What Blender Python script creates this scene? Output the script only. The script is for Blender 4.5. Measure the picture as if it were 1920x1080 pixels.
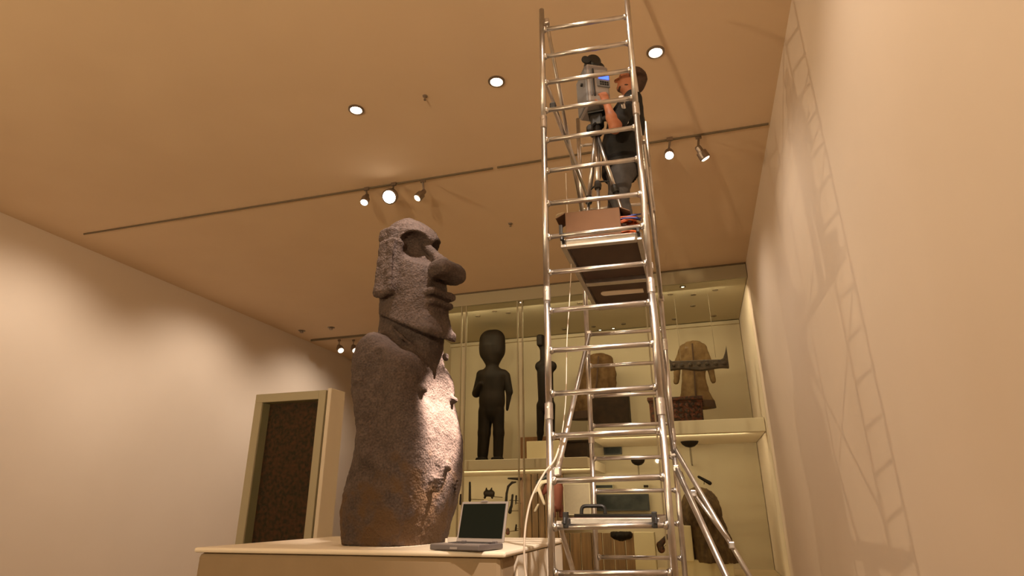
import bpy, bmesh, math, random
import numpy as np
from mathutils import Vector, Matrix, noise

random.seed(4)
for o in list(bpy.data.objects): bpy.data.objects.remove(o)
C = bpy.context.scene.collection
PI = math.pi

# ------------------------------------------------------------------ camera
F = 1118.0; PITCH = math.radians(20.29); ROLL = -0.006; YAW = math.radians(16.6)
H = 1.5                                   # eye height
def rm(cx, cy, z=0.0):                    # ground coordinates seen from the camera foot -> room axes
    return Vector((cx*math.cos(YAW) - cy*math.sin(YAW), cx*math.sin(YAW) + cy*math.cos(YAW), z))
def ray(px, py):
    a = px-960; b = py-540
    u = a*math.cos(ROLL)+b*math.sin(ROLL); v = -a*math.sin(ROLL)+b*math.cos(ROLL)
    return (u, F*math.cos(PITCH)+v*math.sin(PITCH), F*math.sin(PITCH)-v*math.cos(PITCH))
def at_d(px, py, d):                      # point at horizontal distance d in front of the camera
    r = ray(px, py); k = d/r[1]
    return rm(r[0]*k, d, H+r[2]*k)
def at_y(px, py, Y):                      # point on the room plane y = Y
    r = ray(px, py); w = rm(r[0], r[1]); k = Y/w.y
    return Vector((w.x*k, Y, H+r[2]*k))
def at_z(px, py, Z):
    r = ray(px, py); k = (Z-H)/r[2]; w = rm(r[0]*k, r[1]*k)
    return Vector((w.x, w.y, Z))

cam = bpy.data.cameras.new('camera'); co = bpy.data.objects.new('camera', cam); C.objects.link(co)
cam.sensor_width = 36; cam.lens = F*36/1920; cam.clip_start = .05; cam.clip_end = 100
Xc = rm(1, 0, 0); Fw = rm(0, math.cos(PITCH), math.sin(PITCH)); Dn = rm(0, math.sin(PITCH), -math.cos(PITCH))
rx = Xc*math.cos(ROLL) - Dn*math.sin(ROLL); dn = Xc*math.sin(ROLL) + Dn*math.cos(ROLL)
m = Matrix((rx, -dn, -Fw)).transposed().to_4x4(); m.translation = Vector((0, 0, H)); co.matrix_world = m
bpy.context.scene.camera = co

# ------------------------------------------------------------------ world, lights, exposure
sc = bpy.context.scene
sc.view_settings.view_transform = 'Standard'; sc.view_settings.look = 'None'
sc.view_settings.gamma = 1; sc.view_settings.use_curve_mapping = False; sc.view_settings.exposure = 0.0
w = bpy.data.worlds.new('world'); sc.world = w; w.use_nodes = True
w.node_tree.nodes['Background'].inputs[0].default_value = (1.0, .70, .42, 1)
w.node_tree.nodes['Background'].inputs[1].default_value = 0.12

CEIL = H+4.2
def lamp(name, kind, loc, target, energy, color=(1, .74, .50), **kw):
    l = bpy.data.lights.new(name, kind); l.energy = energy; l.color = color
    for k, v in kw.items(): setattr(l, k, v)
    o = bpy.data.objects.new(name, l); C.objects.link(o); o.location = loc
    if target is not None:
        o.rotation_euler = (Vector(target)-Vector(loc)).to_track_quat('-Z', 'Y').to_euler()
    return o
CHEST = at_d(826, 778, 4.40)
KEY = at_z(1229, 97, CEIL)+Vector((0, 0, -.06))        # the bright recessed downlight over the scaffold
lamp('statue_spotlight', 'SPOT', KEY, CHEST, 13500, (1, .76, .62), spot_size=math.radians(9.0), spot_blend=.55, shadow_soft_size=.035)
lamp('statue_head_spotlight', 'SPOT', rm(-.55, 3.5, CEIL-.3), at_d(760, 500, 4.4), 520, (1, .80, .68), spot_size=math.radians(26), spot_blend=.9, shadow_soft_size=.08)
lamp('tower_spotlight', 'SPOT', rm(1.0, .9, CEIL-.3), rm(.62, 3.9, H+.35), 1400, (1, .84, .72), spot_size=math.radians(34), spot_blend=.8, shadow_soft_size=.06)
lamp('plinth_spotlight', 'SPOT', rm(-1.0, 4.0, CEIL-.3), rm(-1.0, 3.75, H-.2), 90, (1, .78, .60), spot_size=math.radians(38), spot_blend=.8, shadow_soft_size=.1)
# added fill lamps: unseen spots brighten the ceiling, others the side walls
XLW, XRW = -9.6, at_y(1402, 520, 10.92).x
for yy, e in ((-2.0, 640), ):
    lamp('ceiling_fill_lamp', 'SPOT', (XLW+1.5, yy, 2.6), (XLW+5.0, yy+3.5, CEIL), e, (1, .76, .48), spot_size=math.radians(150), spot_blend=1, shadow_soft_size=.06)
lamp('ceiling_fill_lamp', 'SPOT', (-1.5, -2.8, 3.2), (-1.8, 2.0, CEIL), 900, (1, .76, .48), spot_size=math.radians(140), spot_blend=1, shadow_soft_size=.06)
for yy in (3.0, 6.0, 8.8):
    lamp('wall_fill_lamp', 'SPOT', (XRW-1.9, yy, CEIL-.15), (XRW, yy, 2.0), 90, (1, .84, .68), spot_size=math.radians(110), spot_blend=.8, shadow_soft_size=.1)
for yy in (6.0, 9.5, 13.0):
    lamp('wall_fill_lamp', 'SPOT', (XLW+2.6, yy, CEIL-.15), (XLW, yy, 1.6), 240, (1, .84, .68), spot_size=math.radians(110), spot_blend=.8, shadow_soft_size=.1)

# ------------------------------------------------------------------ helpers
def link(o, parent=None):
    C.objects.link(o)
    if parent is not None: o.parent = parent
    return o
def tag(o, label=None, cat=None, group=None, kind=None):
    if label: o['label'] = label
    if cat: o['category'] = cat
    if group: o['group'] = group
    if kind: o['kind'] = kind
    return o
def thing(name, loc, label, cat, group=None):
    o = bpy.data.objects.new(name, None); o.location = loc; o.empty_display_size = .1
    link(o); return tag(o, label, cat, group)
def wloc(p):                                   # world origin of a parent (nothing here is rotated)
    v = Vector((0, 0, 0))
    while p is not None: v += p.location; p = p.parent
    return v
def obj(name, bm, mat, parent=None, smooth=False, bevel=0, origin=None):
    """bm in world coordinates -> one mesh object with its origin at its parent's"""
    base = wloc(parent)
    if origin is None and parent is None:
        cs = [v.co for v in bm.verts]
        origin = Vector((sum(c.x for c in cs)/len(cs), sum(c.y for c in cs)/len(cs), min(c.z for c in cs)))
    off = Vector(origin) if origin is not None else base
    bmesh.ops.recalc_face_normals(bm, faces=bm.faces)
    for v in bm.verts: v.co -= off
    me = bpy.data.meshes.new(name); bm.to_mesh(me); bm.free()
    if smooth:
        for p in me.polygons: p.use_smooth = True
    o = bpy.data.objects.new(name, me); o.location = off-base
    if mat: me.materials.append(mat)
    link(o, parent)
    if bevel:
        b = o.modifiers.new('bevel', 'BEVEL'); b.width = bevel; b.segments = 2; b.limit_method = 'ANGLE'
    return o
def frame(d):
    d = Vector(d).normalized(); u = d.cross(Vector((0, 0, 1)))
    if u.length < 1e-3: u = Vector((1, 0, 0))
    u.normalize(); return d, u, d.cross(u)
def box(bm, c, s, rz=0, M=None):
    c = Vector(c); vs = []
    R = M if M is not None else Matrix.Rotation(rz, 3, 'Z')
    for sx in (-1, 1):
        for sy in (-1, 1):
            for sz in (-1, 1):
                vs.append(bm.verts.new(c + R @ Vector((sx*s[0]/2, sy*s[1]/2, sz*s[2]/2))))
    for f in ((0, 1, 3, 2), (4, 6, 7, 5), (0, 4, 5, 1), (2, 3, 7, 6), (0, 2, 6, 4), (1, 5, 7, 3)):
        bm.faces.new([vs[i] for i in f])
def box2(bm, a, b):                            # from corner to corner
    a = Vector(a); b = Vector(b); box(bm, (a+b)/2, [abs(b[i]-a[i]) for i in range(3)])
def tube(bm, pts, r, n=12, r2=None, caps=True):
    pts = [Vector(p) for p in pts]; rings = []
    for i, p in enumerate(pts):
        d = (pts[min(i+1, len(pts)-1)]-pts[max(i-1, 0)])
        _, u, v = frame(d)
        rr = r if r2 is None else r+(r2-r)*i/(len(pts)-1)
        if rings:
            pu = lastu - d.normalized()*lastu.dot(d.normalized())
            if pu.length > 1e-6: u = pu.normalized(); v = d.normalized().cross(u)
        lastu = u
        rings.append([bm.verts.new(p+u*math.cos(2*PI*k/n)*rr+v*math.sin(2*PI*k/n)*rr) for k in range(n)])
    for a, b in zip(rings, rings[1:]):
        for k in range(n): bm.faces.new((a[k], a[(k+1) % n], b[(k+1) % n], b[k]))
    if caps: bm.faces.new(rings[0][::-1]); bm.faces.new(rings[-1])
def lathe(bm, c, axis, prof, n=20):            # prof: (distance along axis, radius)
    d, u, v = frame(axis); c = Vector(c); rings = []
    for t, r in prof:
        rings.append([bm.verts.new(c+d*t+(u*math.cos(2*PI*k/n)+v*math.sin(2*PI*k/n))*max(r, 1e-4)) for k in range(n)])
    for a, b in zip(rings, rings[1:]):
        for k in range(n): bm.faces.new((a[k], a[(k+1) % n], b[(k+1) % n], b[k]))
    bm.faces.new(rings[0][::-1]); bm.faces.new(rings[-1])
def prism(bm, pts, dvec):                      # outline pushed through dvec
    a = [bm.verts.new(Vector(p)) for p in pts]; b = [bm.verts.new(Vector(p)+Vector(dvec)) for p in pts]
    bm.faces.new(a); bm.faces.new(b[::-1]); n = len(a)
    for i in range(n): bm.faces.new((a[i], b[i], b[(i+1) % n], a[(i+1) % n]))
def NB(): return bmesh.new()
def catmull(P, n=8):
    P = [Vector(p) for p in P]; out = []
    for i in range(len(P)-1):
        p0 = P[max(i-1, 0)]; p1 = P[i]; p2 = P[i+1]; p3 = P[min(i+2, len(P)-1)]
        for k in range(n):
            t = k/n; out.append(.5*((2*p1)+(p2-p0)*t+(2*p0-5*p1+4*p2-p3)*t*t+(3*p1-p0-3*p2+p3)*t**3))
    return out+[P[-1]]

# signed distance modelling: fields on a grid, turned into one closed mesh by surface nets
class Field:
    def __init__(s, lo, hi, h):
        s.lo = np.array(lo, float); s.h = h
        n = [int((hi[i]-lo[i])/h)+2 for i in range(3)]
        ax = [(lo[i]+h*np.arange(n[i])).astype(np.float32) for i in range(3)]
        s.x, s.y, s.z = ax[0][:, None, None], ax[1][None, :, None], ax[2][None, None, :]
        s.f = np.full(n, 9.0, np.float32)
    def add(s, d, k=0.0):
        if k <= 0: s.f = np.minimum(s.f, d)
        else:
            hh = np.clip(.5+.5*(d-s.f)/k, 0, 1); s.f = d*(1-hh)+s.f*hh-k*hh*(1-hh)
            # d when hh=0 ; f when hh=1
    def cut(s, d, k=0.0):
        if k <= 0: s.f = np.maximum(s.f, -d)
        else:
            g = -d; hh = np.clip(.5-.5*(g-s.f)/k, 0, 1); s.f = g*(1-hh)+s.f*hh+k*hh*(1-hh)
    def ell(s, c, r, R=None):
        x, y, z = s.x-c[0], s.y-c[1], s.z-c[2]
        if R is not None:
            R = np.array(R.transposed()); x, y, z = (R[0][0]*x+R[0][1]*y+R[0][2]*z, R[1][0]*x+R[1][1]*y+R[1][2]*z, R[2][0]*x+R[2][1]*y+R[2][2]*z)
        q = np.sqrt((x/r[0])**2+(y/r[1])**2+(z/r[2])**2)
        return (q-1)*min(r)
    def box(s, c, hs, rnd=.01, R=None):
        x, y, z = s.x-c[0], s.y-c[1], s.z-c[2]
        if R is not None:
            R = np.array(R.transposed()); x, y, z = (R[0][0]*x+R[0][1]*y+R[0][2]*z, R[1][0]*x+R[1][1]*y+R[1][2]*z, R[2][0]*x+R[2][1]*y+R[2][2]*z)
        qx, qy, qz = np.abs(x)-hs[0]+rnd, np.abs(y)-hs[1]+rnd, np.abs(z)-hs[2]+rnd
        return np.sqrt(np.maximum(qx, 0)**2+np.maximum(qy, 0)**2+np.maximum(qz, 0)**2)+np.minimum(np.maximum(qx, np.maximum(qy, qz)), 0)-rnd
    def cap(s, a, b, ra, rb=None, flat=None):  # tapered capsule; flat = (axis, factor) squashes it
        if rb is None: rb = ra
        a = np.array(a, float); b = np.array(b, float); X = [s.x, s.y, s.z]
        sc_ = [1, 1, 1]
        if flat: sc_[flat[0]] = 1/flat[1]
        q = [(X[i]-a[i])*sc_[i] for i in range(3)]; e = [(b[i]-a[i])*sc_[i] for i in range(3)]
        L = sum(v*v for v in e)+1e-9
        t = np.clip((q[0]*e[0]+q[1]*e[1]+q[2]*e[2])/L, 0, 1)
        d = np.sqrt((q[0]-t*e[0])**2+(q[1]-t*e[1])**2+(q[2]-t*e[2])**2)-(ra+(rb-ra)*t)
        return d
    def mesh(s, T=None):
        f = s.f; h = s.h
        f[0], f[-1], f[:, 0], f[:, -1], f[:, :, 0], f[:, :, -1] = 1, 1, 1, 1, 1, 1
        ins = f < 0; nx, ny, nz = f.shape
        cs = [(i, j, k) for i in (0, 1) for j in (0, 1) for k in (0, 1)]
        sl = lambda i, n: slice(i, n-1+i)
        g = lambda A, c: A[sl(c[0], nx), sl(c[1], ny), sl(c[2], nz)]
        cnt = sum(g(ins, c).astype(np.int8) for c in cs)
        act = (cnt > 0) & (cnt < 8); idx = np.argwhere(act)
        vid = np.full(act.shape, -1, np.int64); vid[act] = np.arange(len(idx))
        P = np.zeros((len(idx), 3)); W = np.zeros(len(idx))
        for a in cs:
            for ax in range(3):
                if a[ax]: continue
                b = list(a); b[ax] = 1
                fa = f[idx[:, 0]+a[0], idx[:, 1]+a[1], idx[:, 2]+a[2]]; fb = f[idx[:, 0]+b[0], idx[:, 1]+b[1], idx[:, 2]+b[2]]
                x = (fa < 0) != (fb < 0); t = np.where(x, fa/np.where(x, fa-fb, 1), 0)
                p = np.tile(np.array(a, float), (len(idx), 1)); p[:, ax] += t
                P[x] += p[x]; W[x] += 1
        P = (P/W[:, None]+idx)*h+s.lo
        Q = []
        for ax in range(3):
            o1, o2 = [(1, 2), (2, 0), (0, 1)][ax]
            A = [slice(None)]*3; B = [slice(None)]*3; A[ax] = slice(0, -1); B[ax] = slice(1, None)
            e = np.argwhere(ins[tuple(A)] != ins[tuple(B)]); e = e[(e[:, o1] > 0) & (e[:, o2] > 0)]
            u = np.zeros(3, int); v = np.zeros(3, int); u[o1] = 1; v[o2] = 1
            q = np.stack([vid[tuple((e-d).T)] for d in (u*0, u, u+v, v)], 1)
            flip = ins[tuple(e.T)]
            q[~flip] = q[~flip][:, ::-1]; Q.append(q)
        Q = np.concatenate(Q); Q = Q[(Q >= 0).all(1)]
        return P, Q
def field_obj(name, fl, mat, parent=None, T=None, rough=None, origin=None, keep=None):
    """T maps local points (tuple) to world; rough = (size, amount, octaves)"""
    P, Q = fl.mesh()
    if T is not None:
        R = np.array(T.to_3x3()); P = P@R.T+np.array(T.translation)
    base = wloc(parent); off = Vector(origin) if origin is not None else (base if parent is not None else Vector((P[:, 0].mean(), P[:, 1].mean(), P[:, 2].min())))
    me = bpy.data.meshes.new(name); me.from_pydata((P-np.array(off)).tolist(), [], Q.tolist()); me.update()
    if rough:
        nr = [v.normal.copy() for v in me.vertices]
        for v, n_ in zip(me.vertices, nr):
            a = 0
            for s_, k_ in rough: a += noise.noise(v.co*s_)*k_
            v.co += n_*a
    for p in me.polygons: p.use_smooth = True
    me.materials.append(mat); o = bpy.data.objects.new(name, me); o.location = off-base
    link(o, parent); return o

# ------------------------------------------------------------------ materials
def mat(name, col, rough=.6, metal=0, col2=None, scale=8, bump=0, bscale=60, emit=None, estr=0, spec=.5, stretch=None, detail=4, contrast=(.35, .65)):
    M = bpy.data.materials.new(name); M.use_nodes = True; nt = M.node_tree; b = nt.nodes['Principled BSDF']
    b.inputs['Base Color'].default_value = (*col, 1); b.inputs['Roughness'].default_value = rough; b.inputs['Metallic'].default_value = metal
    b.inputs['Specular IOR Level'].default_value = spec
    tc = nt.nodes.new('ShaderNodeTexCoord'); mp = nt.nodes.new('ShaderNodeMapping'); nt.links.new(tc.outputs['Object'], mp.inputs[0])
    if stretch: mp.inputs['Scale'].default_value = stretch
    if col2 is not None:
        n = nt.nodes.new('ShaderNodeTexNoise'); n.inputs['Scale'].default_value = scale; n.inputs['Detail'].default_value = detail
        r = nt.nodes.new('ShaderNodeValToRGB'); r.color_ramp.elements[0].position = contrast[0]; r.color_ramp.elements[1].position = contrast[1]
        r.color_ramp.elements[0].color = (*col, 1); r.color_ramp.elements[1].color = (*col2, 1)
        nt.links.new(mp.outputs[0], n.inputs['Vector']); nt.links.new(n.outputs['Fac'], r.inputs[0]); nt.links.new(r.outputs[0], b.inputs['Base Color'])
    if bump:
        n = nt.nodes.new('ShaderNodeTexNoise'); n.inputs['Scale'].default_value = bscale; n.inputs['Detail'].default_value = 5
        bp = nt.nodes.new('ShaderNodeBump'); bp.inputs['Strength'].default_value = bump; bp.inputs['Distance'].default_value = .01
        nt.links.new(mp.outputs[0], n.inputs['Vector']); nt.links.new(n.outputs['Fac'], bp.inputs['Height']); nt.links.new(bp.outputs[0], b.inputs['Normal'])
    if emit: b.inputs['Emission Color'].default_value = (*emit, 1); b.inputs['Emission Strength'].default_value = estr
    return M
M = {}
M['ceil'] = mat('ceiling_paint', (.74, .56, .37), .9, col2=(.72, .54, .355), scale=1.2, spec=.1)
M['wall'] = mat('wall_paint', (.70, .57, .40), .9, col2=(.68, .55, .385), scale=1, spec=.1)
M['pale'] = mat('pale_wall_paint', (.84, .72, .60), .9, col2=(.82, .70, .58), scale=1, spec=.1)
M['caseback'] = mat('case_lining', (.56, .475, .34), .9, col2=(.54, .455, .325), scale=2, spec=.1)
M['caseceil'] = mat('case_ceiling_panel', (.50, .43, .30), .9, spec=.1)
M['fascia'] = mat('case_fascia', (.48, .43, .29), .6, spec=.3)
M['floor'] = mat('floor_stone', (.42, .33, .22), .5, col2=(.36, .28, .19), scale=3)
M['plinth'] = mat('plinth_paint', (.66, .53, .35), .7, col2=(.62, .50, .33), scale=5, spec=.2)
M['plinthface_shade'] = mat('plinth_face_shaded', (.32, .23, .135), .8, col2=(.30, .215, .125), scale=5, spec=.2)  # shade on the plinth front is put into this darker colour
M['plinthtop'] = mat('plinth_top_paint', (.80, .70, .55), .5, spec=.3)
M['alu'] = mat('aluminium', (.66, .63, .60), .33, 1, col2=(.56, .53, .50), scale=14, bump=.08, bscale=40)
M['alu2'] = mat('worn_aluminium', (.64, .60, .57), .38, 1, col2=(.52, .48, .45), scale=20)
M['ply'] = mat('phenolic_plywood', (.055, .028, .016), .55, col2=(.075, .038, .02), scale=9)
M['black'] = mat('black_plastic', (.012, .011, .010), .45)
M['rubber'] = mat('black_rubber', (.02, .018, .016), .8)
M['bronze'] = mat('dark_track', (.16, .12, .07), .6)
M['bulb'] = mat('lamp_glow', (1, .9, .8), .5, emit=(1, .86, .70), estr=25)
M['bulbdim'] = mat('dim_lamp_glow', (1, .9, .8), .5, emit=(1, .84, .62), estr=2.2)
M['spotmetal'] = mat('spotlight_metal', (.30, .24, .19), .35, .8)
M['wood'] = mat('dark_carved_wood', (.009, .006, .0035), .6, col2=(.016, .010, .006), scale=12, stretch=(1, 1, .25), bump=.2, bscale=30, spec=.12)
M['hide'] = mat('hide', (.14, .08, .035), .9, col2=(.08, .042, .018), scale=7, bump=.4, bscale=40, spec=.1)
M['hide2'] = mat('painted_hide', (.19, .12, .055), .9, col2=(.12, .07, .032), scale=6, bump=.4, bscale=40, spec=.1)
M['hidedark'] = mat('dark_hide_trim', (.06, .03, .015), .9)
M['chest'] = mat('dark_chest_wood', (.022, .014, .009), .6, col2=(.034, .02, .012), scale=9, spec=.1)
M['carved'] = mat('carved_red_wood', (.13, .035, .015), .7, col2=(.035, .018, .01), scale=18, bump=.8, bscale=25, contrast=(.42, .56))
M['beam'] = mat('carved_dark_beam', (.03, .02, .014), .6, col2=(.07, .04, .02), scale=16, bump=.8, bscale=22)
M['board'] = mat('brown_board', (.24, .135, .06), .7, col2=(.13, .075, .035), scale=5, stretch=(3, 3, .3), bump=.2)
M['orangewood'] = mat('amber_wood', (.26, .12, .04), .6, col2=(.20, .09, .03), scale=6, stretch=(3, 3, .4))
M['block'] = mat('pale_block', (.62, .53, .35), .8)
M['grey'] = mat('pale_grey_panel', (.45, .38, .32), .8, col2=(.42, .355, .30), scale=20)
M['bluedark'] = mat('blue_grey_picture', (.018, .022, .022), .5, col2=(.06, .062, .058), scale=3, spec=.15)
M['red'] = mat('red_paint', (.11, .022, .012), .7)
M['white'] = mat('white_paint', (.62, .55, .45), .6)
M['textile'] = mat('dark_woven_textile', (.035, .03, .018), .95, col2=(.11, .045, .025), scale=22, bump=.3)
M['laptop'] = mat('laptop_grey', (.12, .10, .095), .45)
M['laptop2'] = mat('laptop_silver', (.30, .26, .24), .4, .3)
M['screen'] = mat('laptop_screen', (.006, .008, .005), .4, spec=.08)
M['key'] = mat('key_dark', (.035, .03, .028), .6)
M['scanner'] = mat('scanner_grey', (.26, .22, .20), .5)
M['scanner2'] = mat('scanner_blue_grey', (.17, .165, .17), .5)
M['lcd'] = mat('lcd_blue', (.02, .05, .5), .4, emit=(.06, .13, 1), estr=2.6)
M['skin'] = mat('skin', (.42, .16, .075), .6, col2=(.37, .13, .06), scale=15)
M['hair'] = mat('brown_hair', (.05, .024, .012), .8, bump=.6, bscale=120)
M['shirt'] = mat('black_shirt', (.008, .007, .006), .9, bump=.4, bscale=18)
M['denim'] = mat('blue_denim', (.050, .047, .050), .9, col2=(.085, .078, .078), scale=9, bump=.4, bscale=30)
M['shoe'] = mat('dark_shoe', (.02, .015, .012), .7)
M['card'] = mat('cardboard', (.13, .062, .026), .9, col2=(.11, .052, .022), scale=6)
M['orange'] = mat('orange_cord', (.36, .07, .01), .5)
M['blue'] = mat('blue_cord', (.02, .035, .16), .5)
M['cable'] = mat('white_cable', (.62, .52, .42), .45)
# thin clear glass
g = bpy.data.materials.new('clear_glass'); g.use_nodes = True; nt = g.node_tree; nt.nodes.clear()
o_ = nt.nodes.new('ShaderNodeOutputMaterial'); mx = nt.nodes.new('ShaderNodeMixShader'); tr = nt.nodes.new('ShaderNodeBsdfTransparent'); gl = nt.nodes.new('ShaderNodeBsdfGlossy'); fr = nt.nodes.new('ShaderNodeFresnel')
tr.inputs[0].default_value = (.95, .97, .93, 1); gl.inputs['Roughness'].default_value = .02; fr.inputs[0].default_value = 1.10
nt.links.new(fr.outputs[0], mx.inputs[0]); nt.links.new(tr.outputs[0], mx.inputs[1]); nt.links.new(gl.outputs[0], mx.inputs[2]); nt.links.new(mx.outputs[0], o_.inputs[0]); M['glass'] = g
# basalt: pecked grey-brown stone with ochre lichen stains low down
def stone():
    S = bpy.data.materials.new('basalt'); S.use_nodes = True; nt = S.node_tree; b = nt.nodes['Principled BSDF']; b.inputs['Roughness'].default_value = .8; b.inputs['Specular IOR Level'].default_value = .35
    tc = nt.nodes.new('ShaderNodeTexCoord'); L = nt.links.new
    def nz(s, d=5, rough=.6, vec=None):
        n = nt.nodes.new('ShaderNodeTexNoise'); n.inputs['Scale'].default_value = s; n.inputs['Detail'].default_value = d; n.inputs['Roughness'].default_value = rough; L(vec or tc.outputs['Object'], n.inputs['Vector']); return n
    def ramp(src, p0, c0, p1, c1):
        r = nt.nodes.new('ShaderNodeValToRGB'); e = r.color_ramp.elements; e[0].position = p0; e[0].color = (*c0, 1); e[1].position = p1; e[1].color = (*c1, 1); L(src, r.inputs[0]); return r
    base = ramp(nz(9).outputs['Fac'], .3, (.058, .038, .029), .7, (.100, .068, .054))
    fine = ramp(nz(70, 3).outputs['Fac'], .35, (.62, .62, .62), .68, (1.2, 1.2, 1.2))
    mu = nt.nodes.new('ShaderNodeMix'); mu.data_type = 'RGBA'; mu.blend_type = 'MULTIPLY'; mu.inputs[0].default_value = 1; L(base.outputs[0], mu.inputs[6]); L(fine.outputs[0], mu.inputs[7])
    # ochre staining on the lower body
    sep = nt.nodes.new('ShaderNodeSeparateXYZ'); L(tc.outputs['Object'], sep.inputs[0])
    mr = nt.nodes.new('ShaderNodeMapRange'); L(sep.outputs['Z'], mr.inputs['Value']); mr.inputs['From Min'].default_value = .9; mr.inputs['From Max'].default_value = .1; mr.inputs['To Min'].default_value = -.1; mr.inputs['To Max'].default_value = .22
    ad = nt.nodes.new('ShaderNodeMath'); ad.operation = 'ADD'; L(nz(5).outputs['Fac'], ad.inputs[0]); L(mr.outputs[0], ad.inputs[1])
    st = ramp(ad.outputs[0], .60, (0, 0, 0), .74, (1, 1, 1))
    m2 = nt.nodes.new('ShaderNodeMix'); m2.data_type = 'RGBA'; L(st.outputs[0], m2.inputs[0]); L(mu.outputs[2], m2.inputs[6]); m2.inputs[7].default_value = (.085, .045, .018, 1)
    L(m2.outputs[2], b.inputs['Base Color'])
    vo = nt.nodes.new('ShaderNodeTexVoronoi'); vo.inputs['Scale'].default_value = 62; L(tc.outputs['Object'], vo.inputs['Vector'])
    n1 = nz(95, 4); a2 = nt.nodes.new('ShaderNodeMath'); a2.operation = 'ADD'; L(vo.outputs['Distance'], a2.inputs[0]); L(n1.outputs['Fac'], a2.inputs[1])
    bp = nt.nodes.new('ShaderNodeBump'); bp.inputs['Strength'].default_value = .75; bp.inputs['Distance'].default_value = .006; L(a2.outputs[0], bp.inputs['Height']); L(bp.outputs[0], b.inputs['Normal'])
    return S
M['stone'] = stone()

# ------------------------------------------------------------------ the room
def struct(name, bm, m, parent=None, **k):
    o = obj(name, bm, m, parent, origin=(0, 0, 0) if parent is None else None, **k); 
    if parent is None: o['kind'] = 'structure'
    return o
YC = 10.92; YB = 13.7; YW = 16.4
XL = -9.6; XR = at_y(1402, 520, YC).x
bm = NB(); box2(bm, (XL-.2, -4, CEIL), (XR+.2, YW+.2, CEIL+.2)); struct('ceiling', bm, M['ceil'])
bm = NB(); box2(bm, (XL-.2, -4, -.2), (XR+.2, YW+.2, 0)); struct('floor', bm, M['floor'])
bm = NB(); box2(bm, (XL, YW, 0), (XR, YW+.2, CEIL)); struct('wall_back', bm, M['wall'])
bm = NB(); box2(bm, (XL-.2, -4, 0), (XL, YW+.2, CEIL)); struct('wall_left', bm, M['pale'])
bm = NB(); box2(bm, (XR, -4, 0), (XR+.2, YW+.2, CEIL)); struct('wall_right', bm, M['pale'])

# ------------------------------------------------------------------ display case in the back
xl = at_y(748, 600, YC).x; xr = XR-.01
ZF = CEIL-.26
case = thing('display_case', (xl, YC, 0), 'tall built-in glass fronted display case along the back wall', 'display case')
bm = NB(); box2(bm, (xl, YB, 0), (xr, YB+.1, ZF+.15)); obj('back_panel', bm, M['caseback'], case)
bm = NB(); box2(bm, (xl, YC, ZF), (xr, YB, ZF+.04)); obj('case_ceiling', bm, M['caseceil'], case)
bm = NB(); box2(bm, (xl, YC-.04, ZF-.02), (xr, YC+.04, CEIL-.012)); obj('fascia', bm, M['fascia'], case, bevel=.006)
bm = NB(); box2(bm, (xl, YC-.055, CEIL-.03), (xr, YC-.02, CEIL-.004)); obj('top_rail', bm, M['bronze'], case)
bm = NB(); box2(bm, (xl, YC, 0), (xl+.06, YB, ZF)); obj('end_panel', bm, M['caseback'], case)
bm = NB(); box2(bm, (xl, YB-.07, ZF-.10), (xr, YB, ZF-.02)); obj('picture_rail', bm, M['caseback'], case, bevel=.01)
zs = at_d(950, 862, 12.1).z
XM = at_y(1105, 830, 11.7).x
bm = NB(); box2(bm, (xl+.06, 11.4, zs-.19), (XM, YB, zs)); obj('shelf', bm, M['plinthtop'], case, bevel=.008)
zs2 = at_y(1300, 797, 12.3).z
bm = NB(); box2(bm, (XM, 11.6, zs2-.24), (xr, YB, zs2)); obj('raised_shelf', bm, M['plinthtop'], case, bevel=.008)
bm = NB(); box2(bm, (xl+.06, 11.3, 0), (xr, YB, .35)); obj('case_base', bm, M['plinth'], case)
mullx = [at_y(p, 700, YC).x for p in (868, 976, 1227)]
ed = [xl]+mullx+[xr]
for a, b in zip(ed, ed[1:]):
    bm = NB(); box2(bm, (a+.03, YC-.006, .36), (b-.03, YC+.006, ZF-.02)); obj('glass_pane', bm, M['glass'], case)
for x in mullx:
    for s_ in (-1, 1):
        bm = NB(); box2(bm, (x+s_*.05-.012, YC-.02, .36), (x+s_*.05+.012, YC+.02, ZF-.02)); obj('glazing_bar', bm, M['fascia'], case)
bm = NB(); box2(bm, (xl, YC-.05, 0), (xr, YC+.05, .36)); obj('kick_panel', bm, M['plinth'], case)
# small downlights and holes in the case ceiling
def case_light(px, py, lit):
    p = at_z(px, py, ZF)
    if not (YC+.1 < p.y < YB-.1) or not (xl+.1 < p.x < xr-.1): return
    bm = NB(); lathe(bm, p, (0, 0, -1), [(0, .055), (.015, .055), (.015, .035), (.004, .03)], 14); o = obj('case_downlight', bm, M['bronze'], case)
    if lit:
        bm = NB(); lathe(bm, p+Vector((0, 0, -.006)), (0, 0, -1), [(0, .03), (.012, .026)], 12); obj('bulb', bm, M['bulbdim'], o)
for px, py, l in ((927, 583, 0), (977, 566, 1), (896, 592, 0), (953, 586, 0), (1087, 568, 0), (1058, 617, 0), (1113, 612, 0), (1150, 562, 0), (1169, 607, 0), (1257, 551, 0), (1280, 537, 1),
                  (1341, 543, 0), (1264, 598, 0), (1338, 592, 0), (1300, 552, 0), (1064, 576, 0), (1299, 573, 0), (1125, 618, 1), (1150, 615, 1)):
    case_light(px, py, l)
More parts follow.
